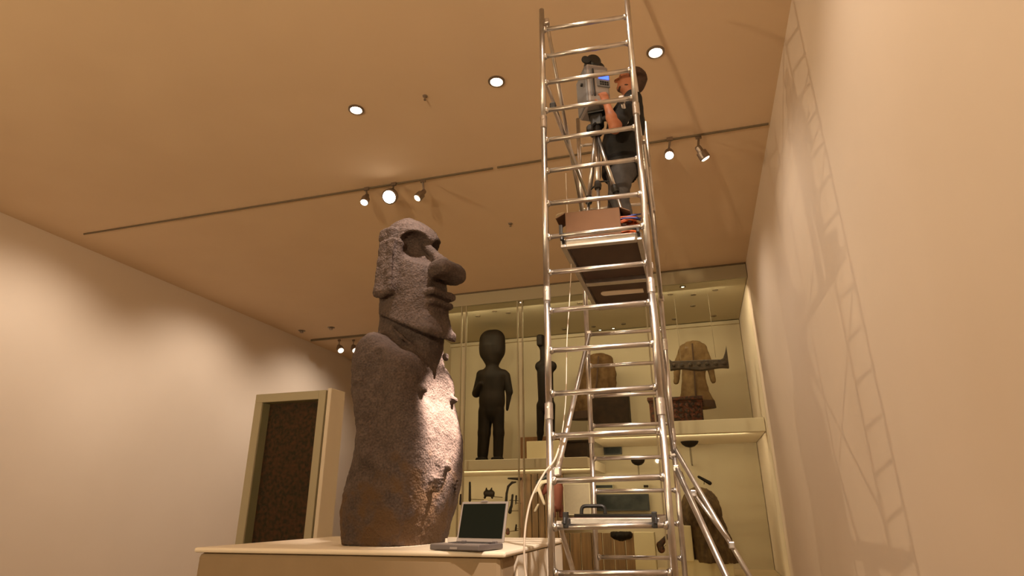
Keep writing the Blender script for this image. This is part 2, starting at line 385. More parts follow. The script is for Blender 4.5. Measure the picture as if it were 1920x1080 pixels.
for x in np.linspace(xl+1.0, xr-1.0, 5):
    lamp('case_lamp', 'AREA', (x, YC+.25, ZF-.08), (x, YB-.3, 1.2), 20, (1, .78, .50), shape='RECTANGLE', size=1.4, size_y=.25)
    zsh = zs if x < XM else zs2
    lamp('under_shelf_fill', 'AREA', (x, 11.75, zsh-.27), (x, YB+1.0, 1.0), 13, (1, .78, .50), shape='RECTANGLE', size=1.4, size_y=.2)  # added lamp without a fitting, fills the lower half of the case

# ------------------------------------------------------------------ carved wooden figures
PXM = lambda px, py, Y: (at_y(px+1, py, Y)-at_y(px, py, Y)).length    # metres per pixel
Y1 = 12.35
def P1(px, py, dy=0): 
    v = at_y(px, py, Y1); return (v.x, v.y+dy, v.z)
s = PXM(920, 740, Y1)
lo = P1(878, 866); hi = P1(966, 614)
fl = Field((lo[0], Y1-.35, zs-.005), (hi[0], Y1+.35, hi[2]), .022)
fl.add(fl.box(P1(923, 648), (24.5*s, .22, 30*s), 20*s)); fl.add(fl.ell(P1(923, 652), (24*s, .24, 32*s)), .02)
fl.add(fl.cap(P1(922, 652), P1(923, 672), 21*s, 15*s), .05)
fl.add(fl.cap(P1(923, 680), P1(923, 697), 11*s), .06)
fl.add(fl.cap(P1(903, 703), P1(944, 702), 9*s, 9*s), .10)
fl.add(fl.cap(P1(923, 712), P1(923, 752), 23*s, 22*s, flat=(1, .75)), .08)
fl.add(fl.cap(P1(922, 752), P1(922, 768), 22*s, 21*s, flat=(1, .8)), .08)
fl.add(fl.cap(P1(902, 703), P1(893, 738), 8*s, 7.5*s), .03)
fl.add(fl.cap(P1(893, 738, -.05), P1(906, 722, -.18), 6*s, 4*s), .03)
fl.add(fl.cap(P1(949, 705), P1(955, 735), 7.5*s, 6.5*s), .03)
fl.add(fl.cap(P1(955, 735), P1(951, 768), 5.5*s, 2.5*s), .02)
fl.add(fl.cap(P1(911, 772), P1(908, 812), 13.5*s, 11*s), .04)
fl.add(fl.cap(P1(908, 812), P1(905, 852), 11*s, 9.5*s), .04)
fl.add(fl.cap(P1(934, 772), P1(935, 812), 11*s, 9.5*s), .04)
fl.add(fl.cap(P1(935, 812), P1(934, 852), 9.5*s, 8.5*s), .04)
for px in (905, 934): 
    c = P1(px, 852); fl.add(fl.box((c[0], c[1]-.04, zs+.05), (8.5*s, .15, .06), .03), .04)
o = field_obj('wooden_figure', fl, M['wood']); tag(o, 'dark wooden standing figure with a huge oval head, facing out of the case', 'statue')
def P2(px, py, dy=0):
    v = at_y(px, py, Y1); return (v.x, v.y+dy, v.z)
s = PXM(1022, 740, Y1)
zb = at_y(1022, 829, Y1).z
lo = P2(998, 832); hi = P2(1050, 622)
fl = Field((lo[0], Y1-.35, zb-.004), (hi[0], Y1+.35, hi[2]), .022)
fl.add(fl.cap(P2(1015, 634), P2(1017, 650), 7*s, 6*s))
fl.add(fl.box(P2(1014, 640), (6*s, .14, 11*s), .04), .03)
fl.add(fl.cap(P2(1018, 650), P2(1022, 682), 6*s, 9*s), .04)
fl.add(fl.cap(P2(1013, 687), P2(1034, 687), 10*s, 10*s, flat=(1, .8)), .05)
fl.add(fl.cap(P2(1022, 700), P2(1024, 760), 15*s, 14*s, flat=(1, .8)), .05)
fl.add(fl.cap(P2(1014, 760), P2(1013, 812), 8*s, 6*s), .04)
fl.add(fl.cap(P2(1013, 812), P2(1012, 829), 6*s, 4*s), .03)
fl.add(fl.cap(P2(1033, 760), P2(1034, 812), 8*s, 6*s), .04)
fl.add(fl.cap(P2(1034, 812), P2(1034, 829), 6*s, 5*s), .03)
o = field_obj('wooden_figure', fl, M['wood']); tag(o, 'narrow dark wooden figure standing on a pale block behind the tower upright', 'statue')
a = at_y(988, 850, Y1-.25); b = at_y(1050, 850, Y1-.25)
bm = NB(); box2(bm, (a.x, Y1-.28, zs), (b.x, Y1+.3, zb)); o = obj('pale_block', bm, M['block'], bevel=.01); tag(o, 'pale square block under the narrow wooden figure', 'block')
a = at_y(978, 850, 13.2); b = at_y(1048, 818, 13.2)
bm = NB(); box2(bm, (a.x, 13.1, zs), (b.x, 13.3, b.z)); o = obj('brown_stand', bm, M['orangewood'], bevel=.01); tag(o, 'low brown wooden stand behind the pale block', 'stand')
a = at_y(1061, 854, 12.6); b = at_y(1103, 829, 12.6)
bm = NB(); box2(bm, (a.x, 12.5, zs), (b.x, 12.8, b.z)); o = thing('dark_box', (a.x, 12.5, zs), 'small dark wooden box on the shelf below the left hide coat', 'box'); obj('body', bm, M['chest'], o, bevel=.01)
bm = NB(); box2(bm, (a.x-.02, 12.48, b.z), (b.x+.02, 12.82, b.z+.04)); obj('lid', bm, M['chest'], o, bevel=.01)

# ------------------------------------------------------------------ hide coats
def coat(name_label, Y, pts, sleeves, hem, matc, zl, neck, seam):
    s = PXM(pts[0][0], pts[0][1], Y); xs = [p[0]-p[2] for p in pts]+[q[0] for sl_ in sleeves for q in sl_]+[p[0]+p[2] for p in pts]
    ys = [p[1] for p in pts]
    A = at_y(min(xs)-8, max(ys)+20, Y); B = at_y(max(xs)+8, min(ys)-10, Y)
    t = thing('hide_coat', ((A.x+B.x)/2, Y, A.z), name_label, 'coat')
    fl = Field((A.x, Y-.3, A.z), (B.x, Y+.3, B.z), .022)
    X, Yy, Z = fl.x, fl.y, fl.z
    zz = [at_y(p[0], p[1], Y).z for p in pts][::-1]; cx = [at_y(p[0], p[1], Y).x for p in pts][::-1]; hw = [p[2]*s for p in pts][::-1]
    c_ = np.interp(Z, zz, cx); h_ = np.interp(Z, zz, hw); dp = np.interp(Z, [zz[0], zz[-1]], [.20, .13])
    th = np.sqrt(((X-c_)/h_)**2+((Yy-Y)/dp)**2); d = (th-1)*np.minimum(h_, dp)
    d = np.maximum(d, np.maximum(zz[0]-Z, Z-zz[-1]))
    fl.add(d)
    for sl_ in sleeves:
        for (x0, y0, r0), (x1, y1, r1) in zip(sl_, sl_[1:]):
            fl.add(fl.cap(tuple(at_y(x0, y0, Y)), tuple(at_y(x1, y1, Y)), r0*s, r1*s, flat=(1, .8)), .03)
    field_obj('coat_body', fl, matc, t, rough=((9, .012), (25, .006)))
    # centre seam and dark hem band
    bm = NB(); q = [at_y(x, y, Y-.21) for x, y in seam]; tube(bm, q, .018, 6); obj('front_seam', bm, M['hidedark'], t)
    hx, hy, hh, hd = hem
    bm = NB(); c0 = at_y(hx, hy, Y)
    ring = []
    for zz_, k in ((0, 1.03), (hd, .98)):
        ring.append([bm.verts.new((c0.x+math.cos(u)*hh*s*k, Y+math.sin(u)*.215*k, c0.z+zz_)) for u in np.linspace(0, 2*PI, 33)[:-1]])
    for k in range(32): bm.faces.new((ring[0][k], ring[0][(k+1) % 32], ring[1][(k+1) % 32], ring[1][k]))
    bm.faces.new(ring[0]); bm.faces.new(ring[1][::-1])
    obj('hem_band', bm, M['hidedark'], t)
    # thin display pole
    bm = NB(); tube(bm, [(c0.x, Y, zl), (c0.x, Y, c0.z+.05)], .02, 8); obj('stand_pole', bm, M['bronze'], t)
    bm = NB(); lathe(bm, (c0.x, Y, zl), (0, 0, 1), [(0, .14), (.015, .14), (.02, .03)], 16); obj('stand_foot', bm, M['bronze'], t)
    return t
coat('brown hide coat on a stand, hem spread, at the far right of the case', 12.6,
     [(1299, 641, 12), (1299, 647, 22), (1300, 660, 24), (1301, 690, 22), (1301, 712, 22), (1303, 735, 26), (1306, 752, 32), (1308, 766, 34)],
     [((1281, 652, 7), (1271, 680, 6.5), (1268, 716, 5.5)), ((1318, 652, 7), (1329, 680, 6.5), (1338, 714, 5))], (1308, 766, 33, .14), M['hide2'], zs2, 0, [(1298, 644), (1302, 700), (1305, 752)])
coat('darker fringed hide coat behind the scaffold, beside the dark chest', 12.9,
     [(1122, 664, 12), (1122, 668, 22), (1120, 685, 25), (1117, 710, 27), (1113, 740, 31), (1108, 770, 33), (1106, 785, 34)],
     [((1142, 674, 7), (1149, 700, 6.5), (1150, 724, 5.5)), ((1100, 674, 7), (1089, 710, 7), (1082, 745, 7))], (1106, 786, 34, .16), M['hide'], zs2, 0, [(1122, 668), (1119, 715), (1110, 775)])

def chest_thing(name, px0, px1, pyt, Y, dep, zbase, label, m, cat, lid=True, studs=False):
    a = at_y(px0, 780, Y); b = at_y(px1, 780, Y); zt = at_y((px0+px1)/2, pyt, Y).z
    t = thing(name, ((a.x+b.x)/2, Y+dep/2, zbase), label, cat)
    bm = NB(); box2(bm, (a.x, Y, zbase+.04), (b.x, Y+dep, zt-.07)); obj('body', bm, m, t, bevel=.01)
    bm = NB(); box2(bm, (a.x-.03, Y-.03, zt-.07), (b.x+.03, Y+dep+.03, zt)); obj('lid', bm, m, t, bevel=.012)
    bm = NB(); box2(bm, (a.x-.02, Y-.02, zbase), (b.x+.02, Y+dep+.02, zbase+.05)); obj('plinth', bm, m, t, bevel=.008)
    return t, a, b, zt
chest_thing('dark_chest', 1112, 1180, 728, 12.2, .35, zs2, 'large dark wooden chest in front of the fringed coat', M['chest'], 'chest')
t, a, b, zt = chest_thing('carved_chest', 1262, 1319, 743, 12.05, .3, zs2, 'carved red brown chest standing below the right hide coat', M['carved'], 'chest')
for k in range(3):
    for j in range(5):
        bm = NB(); x = a.x+(b.x-a.x)*(j+.5)/5; z = zs2+.09+(zt-zs2-.2)*(k+.5)/3
        lathe(bm, (x, 12.05, z), (0, -1, 0), [(0, .045), (.02, .04), (.03, .015)], 8); obj('carved_boss', bm, M['carved'], t)
chest_thing('carved_chest', 1219, 1240, 745, 12.05, .3, zs2, 'narrow carved brown box seen between the right scaffold uprights', M['carved'], 'chest')
# carved horizontal beam hung in front of the coat
t0 = at_y(1256, 686, 11.7); t1 = at_y(1366, 682, 11.7)
t = thing('carved_beam', (t0.x, 11.7, t0.z), 'long dark carved beam hung level across the right hide coat', 'carving')
bm = NB(); zc = t0.z; n = 24; top = []; bot = []
for i in range(n+1):
    u = i/n; x = t0.x+(t1.x-t0.x)*u
    zz_ = t0.z+(t1.z-t0.z)*u; top.append((x, 11.64, zz_+.08+(.05 if i in (0,) else 0)+(.26*max(0, (u-.9)/.1)**1.5))); bot.append((x, 11.64, zz_-.095+.02*math.sin(u*9)))
prism(bm, top+bot[::-1], (0, .12, 0)); obj('beam_body', bm, M['beam'], t, bevel=.012)
for i in range(7):
    u = (i+.5)/7; x = t0.x+(t1.x-t0.x)*u; bm = NB(); lathe(bm, (x, 11.645, t0.z+(t1.z-t0.z)*u), (0, -1, 0), [(0, .038), (.016, .03), (.02, .01)], 10); obj('carved_roundel', bm, M['beam'], t)
for u in (.2, .8):
    x = t0.x+(t1.x-t0.x)*u; bm = NB(); tube(bm, [(x, 11.7, t0.z+.1), (x, 11.7, ZF)], .004, 6); obj('hanging_wire', bm, M['bronze'], t)

# ------------------------------------------------------------------ lower half of the case
def framed(name, x0, y0, x1, y1, Y, label, cat, m, fm, fr=.03, parts=True):
    a = at_y(x0, y1, Y); b = at_y(x1, y0, Y)
    t = thing(name, ((a.x+b.x)/2, Y, a.z), label, cat)
    bm = NB(); box2(bm, (a.x+fr, Y-.02, a.z+fr), (b.x-fr, Y+.03, b.z-fr)); obj('panel', bm, m, t)
    bm = NB()
    for c0, c1 in (((a.x, a.z), (b.x, a.z+fr)), ((a.x, b.z-fr), (b.x, b.z)), ((a.x, a.z+fr), (a.x+fr, b.z-fr)), ((b.x-fr, a.z+fr), (b.x, b.z-fr))):
        box2(bm, (c0[0], Y-.035, c0[1]), (c1[0], Y+.03, c1[1]))
    obj('frame', bm, fm, t); return t
framed('framed_picture', 1133, 832, 1165, 853, 13.65, 'small dark framed picture on the case back below the dark chest', 'picture', M['bluedark'], M['black'])
framed('framed_picture', 1110, 926, 1216, 958, 13.6, 'wide dark blue grey picture low on the case back', 'picture', M['bluedark'], M['black'])
framed('narrow_label_strip', 1114, 908, 1150, 917, 13.6, 'short blue grey strip just above the wide dark picture', 'sign', M['bluedark'], M['fascia'], .015)
framed('narrow_label_strip', 1206, 908, 1217, 916, 13.6, 'tiny dark strip above the right end of the wide picture', 'sign', M['chest'], M['fascia'], .015)
framed('grey_panel', 1058, 906, 1106, 966, 13.0, 'plain pale grey panel left of the wide dark picture', 'panel', M['grey'], M['white'], .02)
# upright boards
def boards(name, x0, y0, x1, y1, Y, n, label, m, cat='screen'):
    a = at_y(x0, y1, Y); b = at_y(x1, y0, Y); t = thing(name, ((a.x+b.x)/2, Y, a.z), label, cat)
    wd = (b.x-a.x)/n
    for i in range(n):
        bm = NB(); box2(bm, (a.x+i*wd+.008, Y-.03+random.uniform(-.008, .008), a.z), (a.x+(i+1)*wd-.008, Y+.03, b.z-random.uniform(0, .02))); obj('board', bm, m, t, bevel=.005)
    bm = NB(); box2(bm, (a.x, Y+.03, a.z+.1), (b.x, Y+.06, a.z+.2)); obj('batten', bm, m, t)
    return t, a, b
boards('board_screen', 975, 884, 1056, 1085, 13.2, 7, 'tall screen of upright brown boards under the shelf', M['board'])
boards('brown_cupboard', 1052, 998, 1109, 1120, 12.4, 3, 'low brown wooden cupboard behind the left of the scaffold', M['board'], 'cupboard')
boards('brown_cupboard', 1114, 998, 1193, 1120, 12.4, 4, 'wider brown wooden cupboard behind the middle of the scaffold', M['board'], 'cupboard')
# dark carved animal head on the wide cupboard
q = at_y(1165, 1004, 12.1); s = PXM(1165, 1004, 12.1)
fl = Field((q.x-28*s, 11.9, q.z-12*s), (q.x+28*s, 12.35, q.z+12*s), .016)
fl.add(fl.cap((q.x-16*s, 12.1, q.z+2*s), (q.x+16*s, 12.1, q.z+2*s), 5*s, 5*s)); fl.add(fl.ell((q.x, 12.08, q.z-2*s), (12*s, .09, 8*s)), .03); fl.add(fl.ell((q.x-12*s, 12.1, q.z-1*s), (7*s, .07, 6*s)), .03); fl.add(fl.ell((q.x+13*s, 12.1, q.z-1*s), (7*s, .07, 6*s)), .03)
tag(field_obj('dark_carving', fl, M['wood'], rough=((30, .012),)), 'low dark lobed carving hung at the top of the wide cupboard', 'carving')
a = at_y(1196, 1120, 12.3); b = at_y(1226, 998, 12.3)
bm = NB(); box2(bm, (a.x, 12.3, a.z), (b.x, 12.6, b.z)); tag(obj('pale_pedestal', bm, M['block'], bevel=.01), 'pale upright pedestal right of the wide cupboard', 'pedestal')
# red and white bird-like carving
q = at_y(1028, 960, 12.5); s = PXM(1028, 930, 12.5)
t = thing('painted_carving', (q.x, 12.5, q.z), 'red, white and black painted animal carving before the brown board screen', 'carving')
def P3(px, py, dy=0): v = at_y(px, py, 12.5); return (v.x, v.y+dy, v.z)
A = P3(998, 972); B = P3(1062, 880)
fl = Field((A[0], 12.2, A[2]), (B[0], 12.8, B[2]), .016)
fl.add(fl.cap(P3(1046, 915), P3(1044, 950), 10*s, 9*s)); fl.add(fl.cap(P3(1044, 905), P3(1028, 912), 8*s, 7*s), .04); fl.add(fl.cap(P3(1028, 912), P3(1018, 925), 7*s, 4*s), .03)
fl.add(fl.cap(P3(1040, 950, -.1), P3(1040, 968, -.1), 4*s, 4*s), .03); fl.add(fl.cap(P3(1050, 950, .1), P3(1050, 968, .1), 4*s, 4*s), .03)
field_obj('body', fl, M['red'], t)
fl = Field((A[0], 12.2, A[2]), (B[0], 12.8, B[2]), .016)
fl.add(fl.cap(P3(1006, 922, -.1), P3(1018, 905, -.12), 3.2*s, 3.8*s)); fl.add(fl.cap(P3(1018, 905, -.12), P3(1032, 902, -.12), 3.8*s, 3*s), .02); fl.add(fl.cap(P3(1012, 915, -.12), P3(1023, 945, -.12), 3.5*s, 2.5*s), .02); fl.add(fl.cap(P3(1006, 958, -.12), P3(1012, 946, -.12), 2.5*s, 2*s))
field_obj('white_horn', fl, M['grey'], t)
fl = Field((A[0], 12.2, A[2]), (B[0], 12.8, B[2]), .016)
fl.add(fl.cap(P3(1008, 905, 0), P3(1026, 893, 0), 4*s, 6*s)); fl.add(fl.cap(P3(1026, 893, 0), P3(1036, 900, 0), 6*s, 4*s), .02)
field_obj('black_crest', fl, M['black'], t)
# small things at the left, on their little mounts
def small(name, label, cat, caps, m, Y=12.8, mount=True):
    pts = [c for cc in caps for c in cc[:2]]; xs = [p[0] for p in pts]; ys = [p[1] for p in pts]
    s = PXM(xs[0], ys[0], Y); r = max(c[2] for c in caps)+2
    A = at_y(min(xs)-r-2, max(ys)+r+2, Y); B = at_y(max(xs)+r+2, min(ys)-r-2, Y)
    fl = Field((A.x, Y-.15, A.z), (B.x, Y+.15, B.z), .013)
    for c in caps: fl.add(fl.cap(tuple(at_y(*c[0], Y)), tuple(at_y(*c[1], Y)), c[2]*s, (c[3] if len(c) > 3 else c[2])*s, flat=(1, .8)), .012)
    t = thing(name, ((A.x+B.x)/2, Y, A.z), label, cat); field_obj('carved_body', fl, m, t)
    if mount:
        x = at_y(sum(xs)/len(xs), max(ys), Y); bm = NB(); tube(bm, [(x.x, Y, x.z+.02), (x.x, YB+.02, x.z+.02)], .008, 6); obj('wall_mount', bm, M['bronze'], t)
    return t
small('wooden_club', 'thin upright dark club left of the little animal carving', 'club', [((881, 905), (881, 938), 2, 2.6)], M['wood'])
small('short_stick', 'short dark stick at the glass edge beside the stone statue', 'club', [((864, 928), (863, 945), 2, 2)], M['wood'])
small('animal_carving', 'small dark four legged animal carving above the laptop', 'carving', [((912, 925), (922, 925), 5.5, 5.5), ((912, 918), (912, 915), 2, 1.2), ((921, 918), (922, 915), 2, 1.2), ((910, 930), (909, 933), 2.2), ((922, 930), (923, 933), 2.2), ((923, 930), (927, 930), 1.3, 1)], M['wood'])
small('curved_staff', 'curved dark hooked staff above the right of the laptop', 'staff', [((949, 940), (950, 925), 2.5, 2.2), ((950, 925), (953, 912), 2.2), ((953, 912), (960, 905), 2.2), ((960, 905), (967, 904), 2.2, 1.5)], M['wood'])
small('wooden_sword', 'small flat dark wooden sword above the curved staff', 'sword', [((953, 897), (976, 898), 1.6, 2.6)], M['wood'])
small('wooden_paddle', 'short dark paddle between the laptop and the boards', 'paddle', [((961, 928), (959, 950), 2, 2.3), ((958, 950), (956, 960), 2.4, 3.4)], M['wood'])
small('small_pendant', 'small dark pendant beside the short paddle', 'pendant', [((968, 930), (967, 945), 1.8, 1.2)], M['wood'])
small('small_pendant', 'tiny dark pendant low beside the laptop lid', 'pendant', [((968, 984), (967, 994), 1.5, 2)], M['wood'])
small('clay_figure', 'tiny red brown figure just right of the laptop lid', 'figure', [((952, 993), (952, 999), 3, 3.8)], M['carved'])
small('dark_club', 'dark slanted club above the round cloak', 'club', [((1310, 894), (1331, 906), 2.6, 3.8)], M['wood'], 12.6)
small('red_sheath', 'dark red leaf shaped sheath left of the slanted club', 'sheath', [((1276, 887), (1280, 900), 4, 5)], M['carved'], 12.6)
small('red_mask', 'orange red carved piece low behind the right scaffold uprights', 'carving', [((1237, 1022), (1256, 1000), 6, 3), ((1237, 1022), (1240, 1030), 6, 7)], M['carved'], 12.4)
def bowl(px0, px1, py, Y, label):
    a = at_y(px0, py, Y); b = at_y(px1, py, Y); r = (b.x-a.x)/2; c = Vector(((a.x+b.x)/2, Y, a.z))
    t = thing('pedestal_bowl', (c.x, Y, c.z-r*1.9), label, 'bowl')
    bm = NB(); lathe(bm, c, (0, 0, -1), [(0, r), (r*.25, r*.97), (r*.5, r*.83), (r*.75, r*.5), (r*.85, r*.1)], 24); obj('bowl_body', bm, M['wood'], t, smooth=True)
    bm = NB(); tube(bm, [(c.x, Y, c.z-r*.8), (c.x, Y, c.z-r*2.6)], r*.10, 8); obj('stem', bm, M['bronze'], t)
    bm = NB(); tube(bm, [(c.x, Y, c.z-r*2.5), (c.x, YB, c.z-r*2.5)], r*.08, 8); obj('wall_bracket', bm, M['bronze'], t)
bowl(1275, 1310, 825, 13.0, 'dark shallow bowl on a stem under the raised shelf')
bowl(1183, 1209, 862, 13.0, 'small round dark bowl on a stem between the scaffold rungs')
# domed brown cloak and its dark lower bundle
q = at_y(1314, 960, 12.3); s = PXM(1314, 960, 12.3)
t = thing('feather_cloak', (q.x, 12.3, .35), 'big domed brown cloak on a pale stand behind the stabiliser tubes', 'cloak')
def P4(px, py): v = at_y(px, py, 12.3); return v
A = P4(1268, 1200); B = P4(1420, 905)
fl = Field((A.x, 11.9, .55), (B.x, 12.7, B.z), .025)
fl.add(fl.ell(tuple(P4(1314, 960)), (39*s, .30, 47*s))); fl.add(fl.cap(tuple(P4(1315, 955)), tuple(P4(1322, 1010)), 34*s, 33*s, flat=(1, .7)), .05); fl.add(fl.cap(tuple(P4(1330, 1000)), tuple(P4(1345, 1060)), 36*s, 44*s, flat=(1, .7)), .06)
field_obj('cloak_body', fl, mat('brown_feather', (.13, .078, .030), .95, col2=(.06, .032, .014), scale=14, bump=.9, bscale=35, stretch=(1, 1, .4)), t, rough=((8, .02), (30, .012)))
bm = NB(); box2(bm, (q.x-.35, 12.1, .35), (q.x+.45, 12.5, .62)); obj('stand', bm, M['block'], t, bevel=.01)
bm = NB(); box2(bm, (q.x-.40, 12.05, .60), (q.x-.20, 12.25, P4(1290, 985).z)); obj('side_post', bm, M['block'], t, bevel=.01)

# ------------------------------------------------------------------ case with dark textile at the left
Y5 = 7.2
c1 = at_y(622, 727, Y5); ztop = c1.z
x1 = c1.x; 
y2 = None
r = ray(648, 735); wv = rm(r[0], r[1]); y2 = wv.y*(x1/wv.x)      # where the side face ends
x0 = at_y(470, 800, Y5).x
fx1 = at_y(597, 731, Y5).x
t = thing('textile_case', ((x0+x1)/2, Y5+.3, 0), 'white upright display case with a dark woven textile behind glass', 'display case')
px_f = at_y(612, 735, Y5).x
bm = NB(); box2(bm, (px_f+.02, Y5, 0), (x1, y2, ztop)); obj('end_pier', bm, M['plinthtop'], t, bevel=.01)
bm = NB(); box2(bm, (x0, Y5+.25, 0), (px_f+.02, y2, ztop-.02)); obj('carcass', bm, M['plinth'], t)
bm = NB(); box2(bm, (fx1, Y5+.02, .3), (px_f-.02, Y5+.25, ztop-.02)); obj('side_frame', bm, M['fascia'], t, bevel=.006)
bm = NB(); box2(bm, (x0, Y5+.02, ztop-.14), (fx1, Y5+.25, ztop-.02)); obj('top_frame', bm, M['fascia'], t, bevel=.006)
bm = NB(); box2(bm, (x0, Y5+.02, .3), (x0+.12, Y5+.25, ztop-.14)); obj('side_frame', bm, M['fascia'], t, bevel=.006)
bm = NB(); box2(bm, (x0+.12, Y5+.20, .3), (fx1, Y5+.245, ztop-.14)); obj('dark_textile', bm, M['textile'], t)
bm = NB(); box2(bm, (x0+.12, Y5+.05, .3), (fx1, Y5+.056, ztop-.14)); obj('glass_pane', bm, M['glass'], t)
bm = NB(); box2(bm, (x0, Y5+.02, 0), (px_f-.02, Y5+.25, .3)); obj('base_panel', bm, M['plinth'], t)

# ------------------------------------------------------------------ ceiling fittings
def track(pa, pb, label, ya=None):
    a = at_z(*pa, CEIL-.03); b = at_z(*pb, CEIL-.03); y = (a.y+b.y)/2
    return a, b, y
a, b, yt = track((555, 377), (1365, 247), '')
xa = XL+.5; xb = XR-.02
sl = (b.y-a.y)/(b.x-a.x)
yat = lambda x: a.y+sl*(x-a.x)
gx = at_z(925, 312, CEIL-.03).x
t = thing('lighting_track', (gx, yat(gx), CEIL-.06), 'long thin dark lighting track crossing the ceiling over the statue', 'lighting track')
for u, v in ((xa, gx-.03), (gx+.03, xb)):
    bm = NB(); box(bm, ((u+v)/2, yat((u+v)/2), CEIL-.012), (v-u, .018, .020), math.atan(sl)); obj('track_rail', bm, M['bronze'], t)
a2 = at_z(555, 641, CEIL-.03); b2 = at_z(668, 637, CEIL-.03)
t = thing('lighting_track', ((a2.x+b2.x)/2, a2.y, CEIL-.06), 'short far lighting track behind the shoulder of the statue', 'lighting track')
bm = NB(); box2(bm, (max(a2.x-3, XL+.2), a2.y-.02, CEIL-.05), (b2.x+.5, a2.y+.02, CEIL-.002)); obj('track_rail', bm, M['bronze'], t)
def spot(px, py, topx, topy, label, lit, R=.055, L=.17, aim=None, Y=None, zdrop=.05, group=None):
    tp = at_z(topx, topy, CEIL-zdrop)
    # lens centre hangs below the adapter at nearly the same distance
    r_ = ray(px, py); w_ = rm(r_[0], r_[1]); d = tp.y/w_.y
    lens = Vector((w_.x*d, tp.y, H+r_[2]*d))
    t = thing('track_spotlight', tp, label, 'spotlight', group)
    ax = (lens-tp)
    if aim is not None: ax = Vector(aim)
    ax.normalize()
    body0 = lens-ax*L
    bm = NB(); box(bm, tp+Vector((0, 0, .022)), (.07, .025, .045)); obj('track_adapter', bm, M['spotmetal'], t)
    bm = NB(); tube(bm, [tp, body0+ax*.02], .014, 8); obj('arm', bm, M['spotmetal'], t)
    bm = NB(); lathe(bm, body0, ax, [(0, R*.5), (.02, R*.62), (L*.45, R*.66), (L*.5, R*1.02), (L, R*1.08), (L+.01, R*.98)], 20); sh = obj('housing', bm, M['spotmetal'], t, smooth=False)
    bm = NB(); lathe(bm, lens+ax*.008, ax, [(0, R*.9), (.012, R*.7)], 20); obj('lens', bm, M['bulb'] if lit else M['bulbdim'], t)
spot(683, 379, 687, 357, 'lit track spotlight at the left end of the cluster over the statue', 1, aim=(.05, -.5, -1))
spot(730, 369, 738, 348, 'brightest track spotlight, right above the head of the statue', 1, .10, aim=(.15, -1, -.9))
spot(783, 371, 793, 342, 'dim tilted track spotlight right of the brightest one', 0, aim=(-.45, -.55, -1))
spot(1255, 291, 1256, 264, 'bright track spotlight just right of the scaffold', 1, aim=(0, -.8, -1))
spot(1322, 296, 1310, 260, 'unlit metal track spotlight at the right, tilted down', 0, .06, aim=(.5, .3, -1))
for px, py in ((639, 657), (666, 657)):
    spot(px, py, px-3, 640, 'small far track spotlight glowing, '+('outer one of the pair left of' if px < 650 else 'one of the pair right beside')+' the statue shoulder', 0, .085, .25, aim=(.8, -.6, -.9))
def downlight(px, py, R, label):
    p = at_z(px, py, CEIL)
    t = thing('recessed_downlight', p+Vector((0, 0, -.02)), label, 'ceiling light')
    bm = NB(); n = 28; r0 = R*1.35; r1 = R
    ri = []
    for rr, zz_ in ((r0, 0), (r0, -.012), (r1, -.016), (r1*.96, -.003)):
        ri.append([bm.verts.new(p+Vector((math.cos(2*PI*k/n)*rr, math.sin(2*PI*k/n)*rr, zz_))) for k in range(n)])
    for q0, q1 in zip(ri, ri[1:]):
        for k in range(n): bm.faces.new((q0[k], q0[(k+1) % n], q1[(k+1) % n], q1[k]))
    obj('trim_ring', bm, M['spotmetal'], t)
    bm = NB(); lathe(bm, p+Vector((0, 0, -.002)), (0, 0, -1), [(0, R*.94), (.004, R*.94), (.008, R*.6)], n); obj('lamp_face', bm, M['bulb'], t)
    lamp('downlight_beam', 'SPOT', p+Vector((0, 0, -.05)), p+Vector((0, 0, -3)), 45, spot_size=math.radians(70), spot_blend=.7, shadow_soft_size=.05)
downlight(668, 205, .065, 'round glowing recessed downlight at the left of the ceiling')
downlight(931, 152, .065, 'round glowing recessed downlight between the statue and the scaffold')
downlight(1229, 97, .065, 'round bright recessed downlight right of the scaffold top')
def dot(px, py, R, label, cat='sprinkler'):
    p = at_z(px, py, CEIL)
    t = thing('ceiling_sprinkler', p+Vector((0, 0, -.05)), label, cat)
    bm = NB(); lathe(bm, p, (0, 0, -1), [(0, R), (.012, R*.9), (.02, R*.4)], 14); obj('escutcheon', bm, M['spotmetal'], t)
    bm = NB(); lathe(bm, p+Vector((0, 0, -.018)), (0, 0, -1), [(0, R*.35), (.03, R*.3), (.032, R*.55), (.036, R*.5)], 10); obj('head', bm, M['spotmetal'], t)
dot(797, 180, .028, 'tiny dark sprinkler head alone on the ceiling above the statue')
dot(957, 419, .035, 'tiny dark sprinkler head on the ceiling left of the scaffold deck')
dot(566, 620, .09, 'small dark ceiling fitting at far left, the outer one', 'ceiling fitting')
dot(621, 614, .09, 'small dark ceiling fitting at far left, nearer the statue', 'ceiling fitting')
p = at_z(1056, 405, CEIL); t = thing('ceiling_rosette', p+Vector((0, 0, -.03)), 'oval looking pale ceiling rosette with two dark holes beside the scaffold', 'ceiling fitting')
bm = NB(); lathe(bm, p, (0, 0, -1), [(0, .12), (.012, .11), (.016, .06)], 24); obj('plate', bm, M['wall'], t)
for s_ in (-1, 1):
    bm = NB(); lathe(bm, p+Vector((s_*.045, 0, -.012)), (0, 0, -1), [(0, .035), (.012, .03)], 12); obj('socket', bm, M['black'], t)

